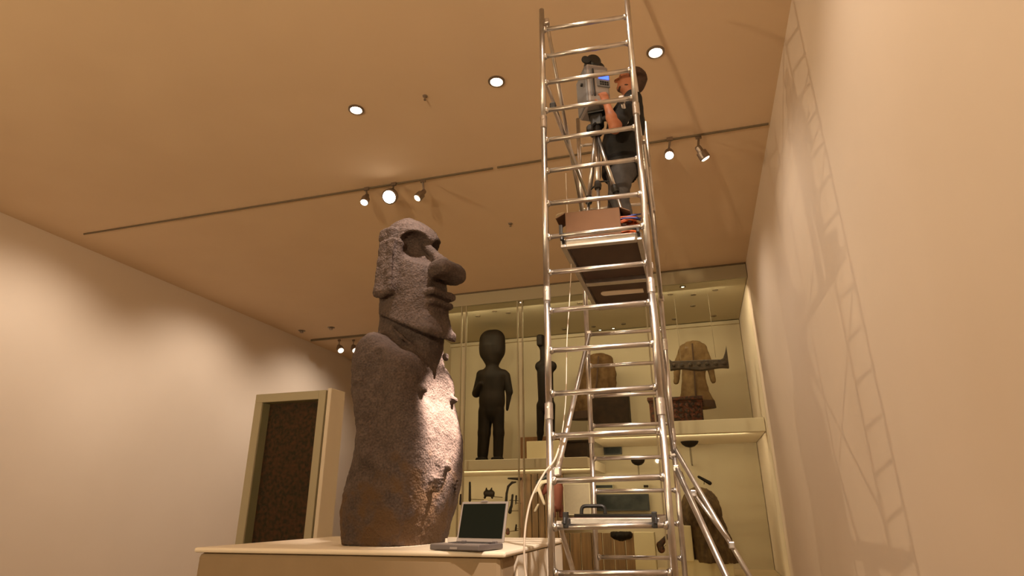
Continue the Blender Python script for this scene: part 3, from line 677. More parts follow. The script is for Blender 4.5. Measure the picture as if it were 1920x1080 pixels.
# ------------------------------------------------------------------ plinth
ZP = H-.223
PX0, PX1, PY0, PY1 = -3.15, -1.06, 3.40, 5.05
t = thing('statue_plinth', ((PX0+PX1)/2, (PY0+PY1)/2, 0), 'broad pale plinth under the stone statue', 'plinth')
bm = NB(); box2(bm, (PX0+.02, PY0+.02, 0), (PX1-.03, PY1-.02, ZP-.03)); obj('plinth_body', bm, M['plinthface_shade'], t, bevel=.03)
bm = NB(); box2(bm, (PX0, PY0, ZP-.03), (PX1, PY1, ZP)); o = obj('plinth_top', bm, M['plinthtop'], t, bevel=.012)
nP = 5; wd = (PY1-.3-PY0-.1)/nP
for i in range(nP):
    bm = NB(); y = PY0+.25+i*wd; box2(bm, (PX1-.035, y+.012, .05), (PX1-.008, y+wd-.012, ZP-.035)); obj('side_slat', bm, M['plinthtop'], t, bevel=.004)

# ------------------------------------------------------------------ the stone statue
PHI = math.radians(21)
def make_statue():
    base = rm(-.837, 4.5, ZP)
    f_ = Field((-.62, -.60, -.02), (.62, .60, 2.56), .0125); X, Y_, Z = f_.x, f_.y, f_.z
    c_, s_ = math.cos(PHI), math.sin(PHI)
    def loft(tab, n):                         # rows: z, xl, xr (seen outline), half width
        z = [r_[0] for r_ in tab]; q = n/(n-1); ac = []; ha = []; hb = []
        for _, xl_, xr_, wv_ in tab:
            half = (xr_-xl_)/2; k = max(half**q-(wv_*s_)**q, .02**q); ha.append(k**(1/q)/c_); ac.append((xl_+xr_)/2/c_); hb.append(wv_)
        A = np.interp(Z, z, ac).astype(np.float32); HA = np.interp(Z, z, ha).astype(np.float32); HB = np.interp(Z, z, hb).astype(np.float32)
        d = ((np.abs(X-A)/HA)**n+(np.abs(Y_)/HB)**n)**(1/n)-1
        return d*np.minimum(HA, HB)
    zt = np.linspace(-.02, 1.62, 40); NR = .048     # the near corner looks wider than the middle plane
    T = [(0, -.345, .35, .37), (.1, -.375, .38, .39), (.2, -.38, .41, .41), (.3, -.36, .435, .42), (.41, -.34, .45, .42), (.57, -.31, .46, .425), (.72, -.30, .45, .425), (.84, -.32, .425, .425),
         (.95, -.345, .39, .43), (1.05, -.355, .355, .43), (1.15, -.365, .335, .43), (1.24, -.375, .31, .435), (1.32, -.36, .29, .42), (1.38, -.34, .28, .395), (1.43, -.315, .26, .36), (1.48, -.28, .23, .30), (1.53, -.235, .19, .24), (1.585, -.21, .16, .20), (1.62, -.15, .12, .13), (1.72, -.12, .10, .12)]
    rows = [[np.interp(z, [r_[0] for r_ in T], [r_[k] for r_ in T]) for k in range(4)] for z in zt]
    for r_, z in zip(rows, zt): r_[0] = z; r_[1] += NR
    d = loft(rows, 4.2); d = np.maximum(d, Z-1.66); pl = (Z-1.575+.80*(X+.2))*.78; hh = np.clip(.5-.5*(pl-d)/.10, 0, 1); d = pl*(1-hh)+d*hh+.10*hh*(1-hh); f_.add(d)
    # neck column, thick, standing a little behind the chin
    zz = [1.0, 1.2, 1.32, 1.42, 1.5, 1.72]
    A = np.interp(Z, zz, [.06, .06, .07, .07, .045, .03]); HA = np.interp(Z, zz, [.24, .235, .23, .245, .265, .23]); HB = np.interp(Z, zz, [.24, .22, .18, .155, .150, .15])
    d = (((np.abs(X-A)/HA)**2.5+(np.abs(Y_)/HB)**2.5)**.4-1)*np.minimum(HA, HB); f_.add(np.maximum(d, np.maximum(Z-1.7, 1.0-Z)), .05)
    # head, turned a little further towards the camera than the body
    g = Field((-.62, -.60, -.02), (.62, .60, 2.56), .0125); TH = math.radians(15); bX, bY = X, Y_
    X = bX*math.cos(TH)-bY*math.sin(TH)*-1*1.0; Y_ = -bX*math.sin(TH)+bY*math.cos(TH); hX, hY = X, Y_
    class HF: pass
    def wrap(fn):
        def inner(*a, **k):
            sx, sy = g.x, g.y; g.x, g.y = hX, hY
            try: return fn(*a, **k)
            finally: g.x, g.y = sx, sy
        return inner
    g.ell = wrap(g.ell); g.box = wrap(g.box); g.cap = wrap(g.cap)
    zz = [1.40, 1.5, 1.62, 1.75, 1.9, 2.05, 2.2, 2.3, 2.38, 2.44, 2.48, 2.51]
    fr = [.415, .395, .350, .355, .325, .285, .265, .235, .185, .12, .055, .0]
    bk = [-.10, -.15, -.18, -.20, -.21, -.215, -.215, -.215, -.20, -.17, -.12, -.05]
    hb = [.215, .22, .215, .21, .21, .21, .215, .21, .185, .145, .10, .04]
    A = np.interp(Z, zz, [(a_+b_)/2 for a_, b_ in zip(fr, bk)]); HA = np.interp(Z, zz, [(a_-b_)/2 for a_, b_ in zip(fr, bk)]); HB = np.interp(Z, zz, hb)
    hd = (((np.abs(X-A)/HA)**2.7+(np.abs(Y_)/HB)**2.7)**(1/2.7)-1)*np.minimum(HA, HB)
    hd = np.maximum(hd, Z-2.505)
    g.f = hd.astype(np.float32)+0*g.f
    for sg in (-1, 1): g.add(g.cap((.36, sg*.13, 1.445), (-.06, sg*.195, 1.63), .034, .018), .03)
    g.add(g.cap((.378, -.115, 1.445), (.385, .13, 1.44), .026), .03)
    jaw = (1.655-.45*(X+.15)-Z)*.91            # flat underside of the jaw
    g.f = np.maximum(g.f, jaw)
    # eye hollows under one heavy brow
    Rz = Matrix.Rotation(math.radians(30), 3, 'Y')
    for sg in (-1, 1):
        g.cut(g.ell((.30, sg*.135, 2.12), (.26, .145, .130), Rz), .004)
        g.cut(g.ell((.23, sg*.175, 2.14), (.17, .11, .11), Rz), .004)
    g.cut(g.cap((.315, -.15, 2.165), (.315, .15, 2.165), .095), .004)
    # cheeks, nose, mouth
    for sg in (-1, 1): g.add(g.cap((.22, sg*.10, 1.94), (.14, sg*.16, 2.01), .055, .03), .05)
    g.add(g.cap((.17, 0, 2.215), (.33, 0, 2.06), .034, .042), .008)
    g.add(g.cap((.33, 0, 2.06), (.44, 0, 1.945), .040, .062), .02)
    for sg in (-1, 1): g.add(g.ell((.420, sg*.068, 1.925), (.105, .092, .085)), .025)
    g.cut(g.box((.50, 0, 1.81), (.175, .2, .062), .004, Matrix.Rotation(math.radians(-4), 3, 'Y')), .008)
    g.add(g.box((.328, 0, 1.757), (.085, .135, .030), .025), .012)
    g.add(g.box((.318, 0, 1.682), (.08, .12, .024), .02), .012)
    g.cut(g.cap((.415, -.14, 1.720), (.415, .14, 1.720), .016), .006)
    g.cut(g.ell((.44, 0, 1.60), (.055, .2, .055)), .03)
    # long ears with a separate lobe above
    for sg in (-1, 1):
        g.add(g.box((.005, sg*.222, 1.995), (.100, .060, .235), .03, Matrix.Rotation(math.radians(3), 3, 'Y')), .010)
        g.add(g.box((-.03, sg*.215, 2.285), (.085, .045, .06), .03), .02)
        g.cut(g.cap((.095, sg*.245, 2.32), (.107, sg*.25, 1.80), .020), .006)
        g.cut(g.cap((-.13, sg*.272, 2.236), (.06, sg*.272, 2.236), .017), .006)
        g.cut(g.cap((.02, sg*.292, 2.17), (.02, sg*.292, 1.86), .014), .01)
        g.add(g.ell((-.01, sg*.25, 1.79), (.085, .04, .05)), .02)
    X, Y_ = bX, bY
    f_.add(g.f, .012)
    # shoulders, arms and hands in relief
    for sg in (-1, 1):
        f_.add(f_.cap((-.08, sg*.335, 1.33), (-.08, sg*.385, 1.02), .085, .072), .035)
        f_.add(f_.cap((-.08, sg*.385, 1.0), (.02, sg*.40, .55), .068, .058), .03)
        f_.add(f_.cap((.02, sg*.40, .55), (.24, sg*.33, .40), .058, .035), .03)
        f_.add(f_.cap((.24, sg*.33, .40), (.385, sg*.18, .41), .035, .018), .03)
        for k_ in range(4): f_.add(f_.cap((.33, sg*.26, .415-.025*k_), (.43-.006*k_, sg*.12, .415-.025*k_), .014, .010), .008)
        f_.add(f_.ell((.31, sg*.235, 1.005), (.040, .030, .024)), .02)
        f_.add(f_.ell((.17, sg*.20, 1.12), (.13, .17, .16)), .08)
        f_.add(f_.cap((-.02, sg*.16, 1.52), (.10, sg*.21, 1.42), .010, .014), .03); f_.add(f_.cap((.10, sg*.21, 1.42), (.29, sg*.10, 1.24), .016, .012), .02)
        f_.cut(f_.cap((.055, sg*.465, 1.26), (.13, sg*.48, .64), .055, .05), .012)
        f_.cut(f_.cap((-.10, sg*.485, 1.03), (.02, sg*.485, 1.03), .04, .045), .010)
    f_.add(f_.ell((.36, 0, 1.29), (.025, .03, .03)), .01)      # carved knob at the base of the neck
    f_.add(f_.ell((.415, 0, .50), (.02, .03, .03)), .03)
    f_.cut(f_.cap((.47, .05, .72), (.485, .02, .50), .009, .006), .006)
    f_.f = np.maximum(f_.f, -(Z))                              # flat base
    ang = math.atan2(-math.sin(YAW+0), 1)
    # local +x points to the viewer's right and a little towards the camera
    fwd = rm(c_, -s_, 0); lat = rm(-s_, -c_, 0)
    T4 = Matrix((( fwd.x, lat.x, 0, base.x), (fwd.y, lat.y, 0, base.y), (0, 0, 1, base.z), (0, 0, 0, 1)))
    return T4, f_, base
T4, f_, base = make_statue()
# local frame is left-handed (x forward, y to his right, z up): mirror y so faces keep their winding
stat = field_obj('stone_statue', f_, M['stone'], None, T=T4, origin=base, rough=((4, .010), (14, .006), (40, .0045)))
bm = bmesh.new(); bm.from_mesh(stat.data); bmesh.ops.recalc_face_normals(bm, faces=bm.faces); bm.to_mesh(stat.data); bm.free()
tag(stat, 'tall grey brown stone statue with long ears and heavy brow on the plinth', 'statue')

# ------------------------------------------------------------------ laptop
def laptop():
    hp = rm(-.205, 3.86, ZP)                   # middle of the hinge
    wx = rm(1, .03, 0).normalized(); fx = rm(-.50, -.87, 0).normalized()   # along hinge / towards the user
    W_, D_, T_ = .335, .262, .03
    wx = Vector((-fx.y, fx.x, 0)); wx = wx if wx.dot(rm(1, 0, 0)) > 0 else -wx
    up = Vector((0, 0, 1)); t = thing('laptop', hp, 'open grey laptop with a dark screen on the plinth edge', 'laptop')
    Rb = Matrix((wx, -fx, up)).transposed()
    bm = NB(); box(bm, hp+fx*D_/2+up*(T_/2+.004), (W_, D_, T_), M=Rb); bs = obj('base', bm, M['laptop'], t, bevel=.006)
    bm = NB(); box(bm, hp+fx*(D_*.77)+up*(T_+.005), (W_*.98, D_*.42, .004), M=Rb); obj('palm_rest', bm, M['laptop2'], bs, bevel=.001)
    bm = NB(); box(bm, hp+fx*(D_*.8)+up*(T_+.0075), (.07, .045, .002), M=Rb); obj('touchpad', bm, M['laptop'], bs)
    bm = NB(); box(bm, hp+fx*(D_+.001)+up*(T_*.55), (.05, .004, .012), M=Rb); obj('front_latch', bm, M['laptop2'], bs)
    for r_ in range(5):
        for k in range(12):
            bm = NB(); box(bm, hp+fx*(.045+r_*.019)+wx*(-.125+k*.0228)+up*(T_+.0065), (.019, .015, .004), M=Rb); obj('key', bm, M['key'], bs)
    tilt = math.radians(14); ud = (up*math.cos(tilt)-fx*math.sin(tilt)); nn = wx.cross(ud)
    Rs = Matrix((wx, nn, ud)).transposed(); Hs = .235
    c0 = hp+up*(T_+.006); back = -fx*math.cos(tilt)-up*math.sin(tilt)
    bm = NB(); box(bm, c0+ud*Hs/2+back*.006, (W_, .010, Hs), M=Rs); ld = obj('lid', bm, M['laptop2'], t, bevel=.003)
    bm = NB(); box(bm, c0+ud*(Hs/2+.004)-back*.0005, (W_-.028, .003, Hs-.036), M=Rs); obj('screen', bm, M['screen'], ld)
    bm = NB(); box(bm, c0+ud*(Hs-.002)-back*.001+up*.003, (.045, .012, .006), M=Rs); obj('lid_latch', bm, M['laptop2'], ld)
    for s_ in (-1, 1):
        bm = NB(); tube(bm, [c0+wx*s_*.11-wx*.015, c0+wx*s_*.11+wx*.015], .007, 10); obj('hinge', bm, M['laptop'], t)
laptop()
# the little plug-like light fittings by the laptop
bm = NB(); p = rm(-.42, 4.05, ZP); lathe(bm, p, (0, 0, 1), [(0, .022), (.02, .02), (.025, .010), (.05, .008)], 12); tag(obj('small_plug', bm, M['white']), 'small pale plug standing behind the left of the laptop', 'plug')

# ------------------------------------------------------------------ scaffold tower
K = .85
NL = rm(.2521*K, 4.2762*K); wv_ = .7728*K; dd = rm(math.cos(-.2272), math.sin(-.2272)); nn = rm(math.sin(.2905), math.cos(.2905)); LL = 1.7737*K
TX = rm(.0086, 0)
Z0 = 4.0911*K; S = .3*K
def base_pt(side, far, z):                     # z above the eye
    p = NL + dd*wv_*side + nn*LL*far + TX*z; return Vector((p.x, p.y, H+z))
t = thing('scaffold_tower', NL+dd*wv_*.5+nn*LL*.5, 'tall aluminium scaffold tower with ladder rungs right of the statue', 'scaffold')
tower = t
TOPL, TOPR = at_d(1014, 18, 3.63).z-H, 4.45*K
ztops = {(0, 0): TOPL, (1, 0): TOPR+.25, (0, 1): at_d(1081, 220, 5.05).z-H, (1, 1): 3.55}
RU = .0205
for (sd, fr_), zt_ in ztops.items():
    zb_ = -H+.22
    # stacked frame sections, each a tube with a joint collar
    cuts = [zb_]+[c for c in (-.62, .55, 1.30, 2.62) if c < zt_]+[zt_]
    for i, (z0_, z1_) in enumerate(zip(cuts, cuts[1:])):
        bm = NB(); tube(bm, [base_pt(sd, fr_, z0_), base_pt(sd, fr_, z1_)], RU, 16); o = obj('upright', bm, M['alu'], t, smooth=True)
        if i:
            bm = NB(); c = base_pt(sd, fr_, z0_); lathe(bm, c+Vector((0, 0, -.05)), (0, 0, 1), [(0, RU), (.004, RU*1.22), (.096, RU*1.22), (.10, RU)], 16); obj('joint_collar', bm, M['alu2'], o)
            bm = NB(); tube(bm, [c+Vector((0, 0, .02))-nn*(RU*1.4), c+Vector((0, 0, .02))+nn*(RU*1.6)], .006, 8); obj('spring_clip', bm, M['alu2'], o)
    # castor
    c = base_pt(sd, fr_, zb_)
    bm = NB(); tube(bm, [c, (c.x, c.y, .15)], .016, 12); o = obj('adjustable_leg', bm, M['alu2'], t)
    bm = NB(); lathe(bm, Vector((c.x-.025, c.y, .09)), (1, 0, 0), [(0, .085), (.01, .09), (.04, .09), (.05, .085)], 24); obj('castor_wheel', bm, M['rubber'], o)
near_fit = [1.0]*0
def rung(zl, zr, far, r_=.0165, m='alu'):
    a_ = base_pt(0, far, zl); b_ = base_pt(1, far, zr)
    d_ = (b_-a_).normalized(); a_ += d_*RU*.8; b_ -= d_*RU*.8
    bm = NB(); tube(bm, [a_, b_], r_, 14); o = obj('rung', bm, M[m], t, smooth=True)
    for p_, s_ in ((a_, 1), (b_, -1)):
        bm = NB(); lathe(bm, p_, d_*s_, [(0, r_*1.5), (.010, r_*1.45), (.022, r_*1.02)], 12); obj('weld_collar', bm, M['alu'], o, smooth=True)
# vertical fine placement of the rungs, read off the photograph (photo y of left and right joint)
RY = [(55.5, 31.5), (107, 80), (156, 131), (208, 183), (264, 238), (322, 297), (382, 364), (446, 423), (512, 493), (583.5, 566.5), (658, 644), (740, 725), (818.5, 807), (903, 893), (990, 983), (1077, 1073)]
def z_at(side, far, py):
    lo_, hi_ = -1.6, 4.6
    for _ in range(40):
        mid = (lo_+hi_)/2; P_ = base_pt(side, far, mid); v_ = P_-Vector((0, 0, H))
        X_ = v_.dot(rx); Yd = v_.dot(dn); Dp = v_.dot(Fw); y_ = 540+F*Yd/Dp
        if y_ > py: lo_ = mid
        else: hi_ = mid
    return (lo_+hi_)/2
zs_n = []
for i, (yl_, yr_) in enumerate(RY):
    zl = z_at(0, 0, yl_); zr = z_at(1, 0, yr_); reg = Z0-S*i; zl = .6*zl+.4*(zl+zr)/2; zr2 = .6*zr+.4*(zl+zr)/2
    rung(zl, zr2, 0); zs_n.append((zl+zr2)/2)
zz_ = zs_n[-1]
while zz_-S > -H+.3: zz_ -= S; rung(zz_, zz_, 0)
zf = [z_at(0, 1, y) for y in (628, 687, 743, 799, 860, 921, 982, 1044.5)]
for z in zf: rung(z, z, 1, .0155)
z = zf[-1]
while z-S > -H+.3: z -= S; rung(z, z, 1, .0155)
rung(3.38, 3.38, 1, .014); rung(2.66, 2.66, 1, .014)
def brace(a_, b_, r_=.0155, m='alu', clamp=(1, 1), name='brace'):
    bm = NB(); tube(bm, [a_, b_], r_, 12); o = obj(name, bm, M[m], t, smooth=True)
    d_ = (b_-a_).normalized()
    for e_, s_, c_ in ((a_, 1, clamp[0]), (b_, -1, clamp[1])):
        if c_:
            bm = NB(); box(bm, e_, (.045, .045, .05)); obj('hook_clamp', bm, M['alu2'] if c_ == 1 else M['black'], o, bevel=.008)
DN, DF = 3.66, 5.06
brace(at_d(1025, 42, DN), at_d(1093, 408, DF))
brace(at_d(1037, 200, DN), at_d(1101, 368, DF), clamp=(2, 1))
brace(at_d(1166, 187, DN), at_d(1212, 400, DF-.12))
brace(at_d(1105, 626, DF), at_d(1045, 884, DN), .018)
brace(at_d(1050, 985, DN), at_d(1110, 1195, DF))
brace(at_d(1205, 262, DN-.12), at_d(1240, 560, DF-.14), clamp=(1, 1))
brace(at_d(1218, 500, DN-.12), at_d(1262, 850, DF-.14))
# stabilisers to the right
s0 = at_d(1262, 836, 4.9); s1 = at_z(1590, 1395, .03)
brace(s0, s1, .019, name='stabiliser_tube'); s2 = at_d(1268, 878, 4.85); s3 = at_z(1528, 1440, .03)
brace(s2, s3, .024, name='stabiliser_tube'); brace(at_d(1300, 925, 4.86), at_d(1372, 1022, 4.80), .014, name='stabiliser_tube')
for e_ in (s1, s3):
    bm = NB(); lathe(bm, Vector((e_.x, e_.y, 0)), (0, 0, 1), [(0, .055), (.02, .055), (.045, .03)], 16); obj('rubber_foot', bm, M['rubber'], t)
# guard rails along both sides above the deck
for sd in (0, 1):
    for z in (2.62, 3.05) if sd else (3.05,):
        bm = NB(); tube(bm, [base_pt(sd, 0, z)+nn*.02, base_pt(sd, 1, z)-nn*.02], .0145, 12); obj('guard_rail', bm, M['alu'], t, smooth=True)

# ------------------------------------------------------------------ decks
def deck(zd, label, panels, x0_, x1_):
    """zd = top surface above the eye; x0_,x1_ = start and end across the frame in metres"""
    U = dd.copy(); V = nn.copy(); O = NL+TX*zd; O = Vector((O.x, O.y, H+zd)); up = Vector((0, 0, 1))
    def q(u, v, z): return O+U*u+V*v+up*z
    th = .055; t = thing('scaffold_deck', q((x0_+x1_)/2, LL/2, -th), label, 'platform')
    def bar(u0, u1, v0, v1, z0_, z1_, name, m, par=None, bevel=.004):
        bm = NB(); vs = [bm.verts.new(q(u, v, z)) for u in (u0, u1) for v in (v0, v1) for z in (z0_, z1_)]
        for f in ((0, 1, 3, 2), (4, 6, 7, 5), (0, 4, 5, 1), (2, 3, 7, 6), (0, 2, 6, 4), (1, 5, 7, 3)): bm.faces.new([vs[i] for i in f])
        return obj(name, bm, m, par or t, bevel=bevel)
    e = .035; v0, v1 = .035, LL-.035
    bar(x0_, x0_+e, v0, v1, -th, 0, 'side_beam', M['alu']); bar(x1_-e, x1_, v0, v1, -th, 0, 'side_beam', M['alu'])
    bar(x0_+e, x1_-e, v0, v0+.045, -th, 0, 'end_beam', M['alu']); bar(x0_+e, x1_-e, v1-.04, v1, -th, 0, 'end_beam', M['alu'])
    vm = LL*.535
    bar(x0_+e, x1_-e, vm-.035, vm+.035, -th, 0, 'cross_beam', M['alu'])
    p1 = bar(x0_+e, x1_-e, v0+.045, vm-.035, -.022, .004, 'plywood_panel', M['ply'])
    p2 = bar(x0_+e, x1_-e, vm+.035, v1-.04, -.022, .004, 'hatch_panel', M['ply'])
    if panels:                                   # pale slot plate under the hatch
        vc = vm+.035+(v1-.04-vm-.035)*.46
        uu0, uu1 = x0_+e+.07, x1_-e-.05; bm = NB(); pts = []
        for k in range(9): an = PI/2+PI*k/8; pts.append(q(uu0+.03+math.cos(an)*.03, vc+math.sin(an)*.052, -.0225))
        pts += [q(uu1, vc-.045, -.0225), q(uu1, vc+.045, -.0225)]
        prism(bm, pts, (0, 0, -.006)); obj('slot_plate', bm, M['plinthtop'], p2)
    for u in (x0_+.02, x1_-.02):
        for v, sg in ((v0, -1), (v1, 1)):
            bm = NB(); c = q(u, v+sg*.02, -.02)
            pts = catmull([q(u, v, -.03), q(u, v+sg*.02, .0), q(u, v+sg*.05, -.002), q(u, v+sg*.062, -.03)], 4)
            tube(bm, pts, .010, 8); obj('deck_hook', bm, M['black'], t)
    return q, t
ZD = zs_n[7]-.005
q_up, dk = deck(ZD-.012, 'upper scaffold deck with brown plywood underside, under the person', True, .09, .625)
bm = NB(); box(bm, q_up(.105, -.01, .05), (.022, .02, .07)); obj('locking_clip', bm, M['black'], dk, bevel=.003)
ZL = zs_n[14]+.012
q_lo, dk2 = deck(ZL+.03, 'lower scaffold deck at plinth height with black fittings', False, .06, .60)
for u in (.085, .575):
    bm = NB(); box(bm, q_lo(u, -.0, -.01), (.028, .04, .085)); obj('end_cap', bm, M['black'], dk2, bevel=.004)
bm = NB(); pts = catmull([q_lo(.13, .25, .005), q_lo(.13, .25, .04), q_lo(.145, .25, .062), q_lo(.20, .25, .064), q_lo(.255, .25, .062), q_lo(.27, .25, .04), q_lo(.27, .25, .005)], 5); tube(bm, pts, .011, 8); tube(bm, [q_lo(.11, .25, .008), q_lo(.31, .25, .008)], .010, 8); obj('lift_handle', bm, M['black'], dk2, smooth=True)
bm = NB()
pp = [q_lo(.11, .12, .012), q_lo(.575, .12, .012)]; tube(bm, pp, .009, 8); obj('toe_bar', bm, M['black'], dk2)

# ------------------------------------------------------------------ things on the upper deck
ZT = H+ZD-.012+.004                              # walking surface
def on_deck(u, v): p = q_up(u, v, 0); return Vector((p.x, p.y, ZT))
# cardboard box, open flaps
def carton():
    c = on_deck(.31, .13); U, V, up = dd, nn, Vector((0, 0, 1)); Wd, Dp, Hh, th = .36, .16, .20, .006
    t = thing('cardboard_box', c, 'brown open cardboard box at the front of the upper deck', 'box')
    R = Matrix((U, V, up)).transposed()
    for (u, v, sx, sy) in ((0, -Dp/2, Wd, th), (0, Dp/2, Wd, th), (-Wd/2, 0, th, Dp), (Wd/2, 0, th, Dp)):
        bm = NB(); box(bm, c+U*u+V*v+up*Hh/2, (sx, sy, Hh), M=R); obj('box_side', bm, M['card'], t)
    bm = NB(); box(bm, c+up*.004, (Wd, Dp, .006), M=R); obj('box_bottom', bm, M['card'], t)
    for (u, s_) in ((-Wd/2, -1), (Wd/2, 1)):
        bm = NB(); RR = R @ Matrix.Rotation(s_*math.radians(28), 3, 'Y'); box(bm, c+U*(u+s_*.035)+up*(Hh-.015), (.08, Dp, .005), M=RR); obj('flap', bm, M['card'], t)
carton()
def coil(name, label, m, c, R0, n, rr, tiltv, seed):
    rnd = random.Random(seed); pts = []
    ph = 0; ta = tb = 0
    for i in range(n*12):
        an = 2*PI*i/12
        if i % 12 == 0: na, nb, nr = rnd.uniform(-.5, .5), rnd.uniform(.2, 1.0), R0*rnd.uniform(.75, 1.1)
        ta += (na-ta)*.12; tb += (nb-tb)*.12; 
        x = math.cos(an)*nr*1.15; y = math.sin(an)*nr*.6
        pts.append(c+dd*x+nn*y+Vector((0, 0, max(rr, rr+tiltv*.5+y*tb*.9+x*ta*.35+tiltv*.4*math.sin(i*.21)))))
    bm = NB(); tube(bm, catmull(pts, 2), rr, 6); o = obj(name, bm, m, smooth=True); tag(o, label, 'cable'); return o
c = on_deck(.50, .13)
coil('cable_coil', 'orange cable coil in a heap right of the cardboard box', M['orange'], c+Vector((0, 0, .0)), .085, 13, .0065, .17, 1)
coil('cable_coil', 'dark blue cable coil laid over the orange one on the deck', M['blue'], c+dd*.02+Vector((0, 0, .12)), .09, 5, .0055, .05, 2)
# hanging cable with loop beside the plinth
pts = [at_d(1061, 325, 4.0), at_d(1064, 400, 4.0), at_d(1071, 480, 3.95), at_d(1068, 560, 3.9), at_d(1063, 640, 3.85), at_d(1060, 760, 3.75), at_d(1045, 850, 3.62), at_d(1020, 888, 3.58), at_d(998, 930, 3.55), at_d(987, 975, 3.52), at_d(983, 1020, 3.5), at_d(984, 1060, 3.5), at_d(990, 1110, 3.48), at_d(1000, 1250, 3.4)]
pts.append(Vector((pts[-1].x+.05, pts[-1].y, .01))); pts.append(Vector((pts[-1].x+.4, pts[-1].y-.1, .01)))
bm = NB(); cp = catmull(pts, 8); tube(bm, cp[:8*6], .0035, 6, caps=True); o = NB()
t = thing('hanging_cable', (pts[-1].x, pts[-1].y, 0), 'thin pale cable falling from the deck and looping beside the plinth', 'cable')
obj('thin_lead', bm, M['cable'], t, smooth=True); bm = NB(); tube(bm, cp[8*6-1:], .0058, 8); obj('thick_lead', bm, M['cable'], t, smooth=True)

# tripod
tp = thing('tripod', rm(.66, 3.93, ZT), 'metal tripod with a black pan head on the upper deck', 'tripod')
apex = at_d(1117, 246, 3.93)
feet = [rm(.53, 4.15, ZT+.012), rm(.605, 3.73, ZT+.012), rm(.86, 3.83, ZT+.012)]
for i, fpt in enumerate(feet):
    mid = apex.lerp(fpt, .52); 
    st = apex.lerp(fpt, .03)
    bm = NB(); tube(bm, [st, mid], .018, 10); o = obj('leg', bm, M['alu'], tp, smooth=True)
    bm = NB(); tube(bm, [mid, fpt], .012, 10); obj('lower_tube', bm, M['alu2'], o, smooth=True)
    bm = NB(); lathe(bm, mid-(fpt-apex).normalized()*.03, fpt-apex, [(0, .024), (.03, .028), (.06, .024)], 12); obj('leg_lock', bm, M['black'], o)
    bm = NB(); lathe(bm, fpt+Vector((0, 0, -.012)), (0, 0, 1), [(0, .02), (.02, .018), (.03, .012)], 10); obj('rubber_foot', bm, M['rubber'], o)
    bm = NB(); e1 = apex.lerp(fpt, .45); tube(bm, [e1, Vector((apex.x, apex.y, e1.z+.02))], .006, 6); obj('spreader_arm', bm, M['black'], o)
hp_ = at_d(1119, 216, 3.93)
bm = NB(); tube(bm, [Vector((apex.x, apex.y, apex.z-.42)), hp_], .016, 12); obj('centre_column', bm, M['alu2'], tp)
bm = NB(); lathe(bm, apex+Vector((0, 0, -.05)), (0, 0, 1), [(0, .03), (.02, .05), (.07, .05), (.09, .035)], 16); o = obj('leg_hub', bm, M['black'], tp)
bm = NB(); c = hp_; box(bm, c+Vector((0, 0, -.06)), (.10, .09, .11)); obj('pan_head', bm, M['black'], tp, bevel=.02)
bm = NB(); tube(bm, [c+Vector((0, 0, -.06)), at_d(1104, 243, 3.80)], .012, 8); lathe(bm, at_d(1106, 240, 3.80), (0, -.3, -1), [(-.02, .02), (0, .028), (.04, .026), (.05, .015)], 12); obj('pan_handle', bm, M['black'], tp)
bm = NB(); lathe(bm, c+Vector((.05, -.03, -.07)), (1, -.3, 0), [(0, .02), (.05, .028), (.06, .02)], 12); obj('lock_knob', bm, M['black'], tp)
bm = NB(); box(bm, hp_+Vector((0, 0, .004)), (.13, .11, .022)); obj('top_plate', bm, M['black'], tp, bevel=.004)
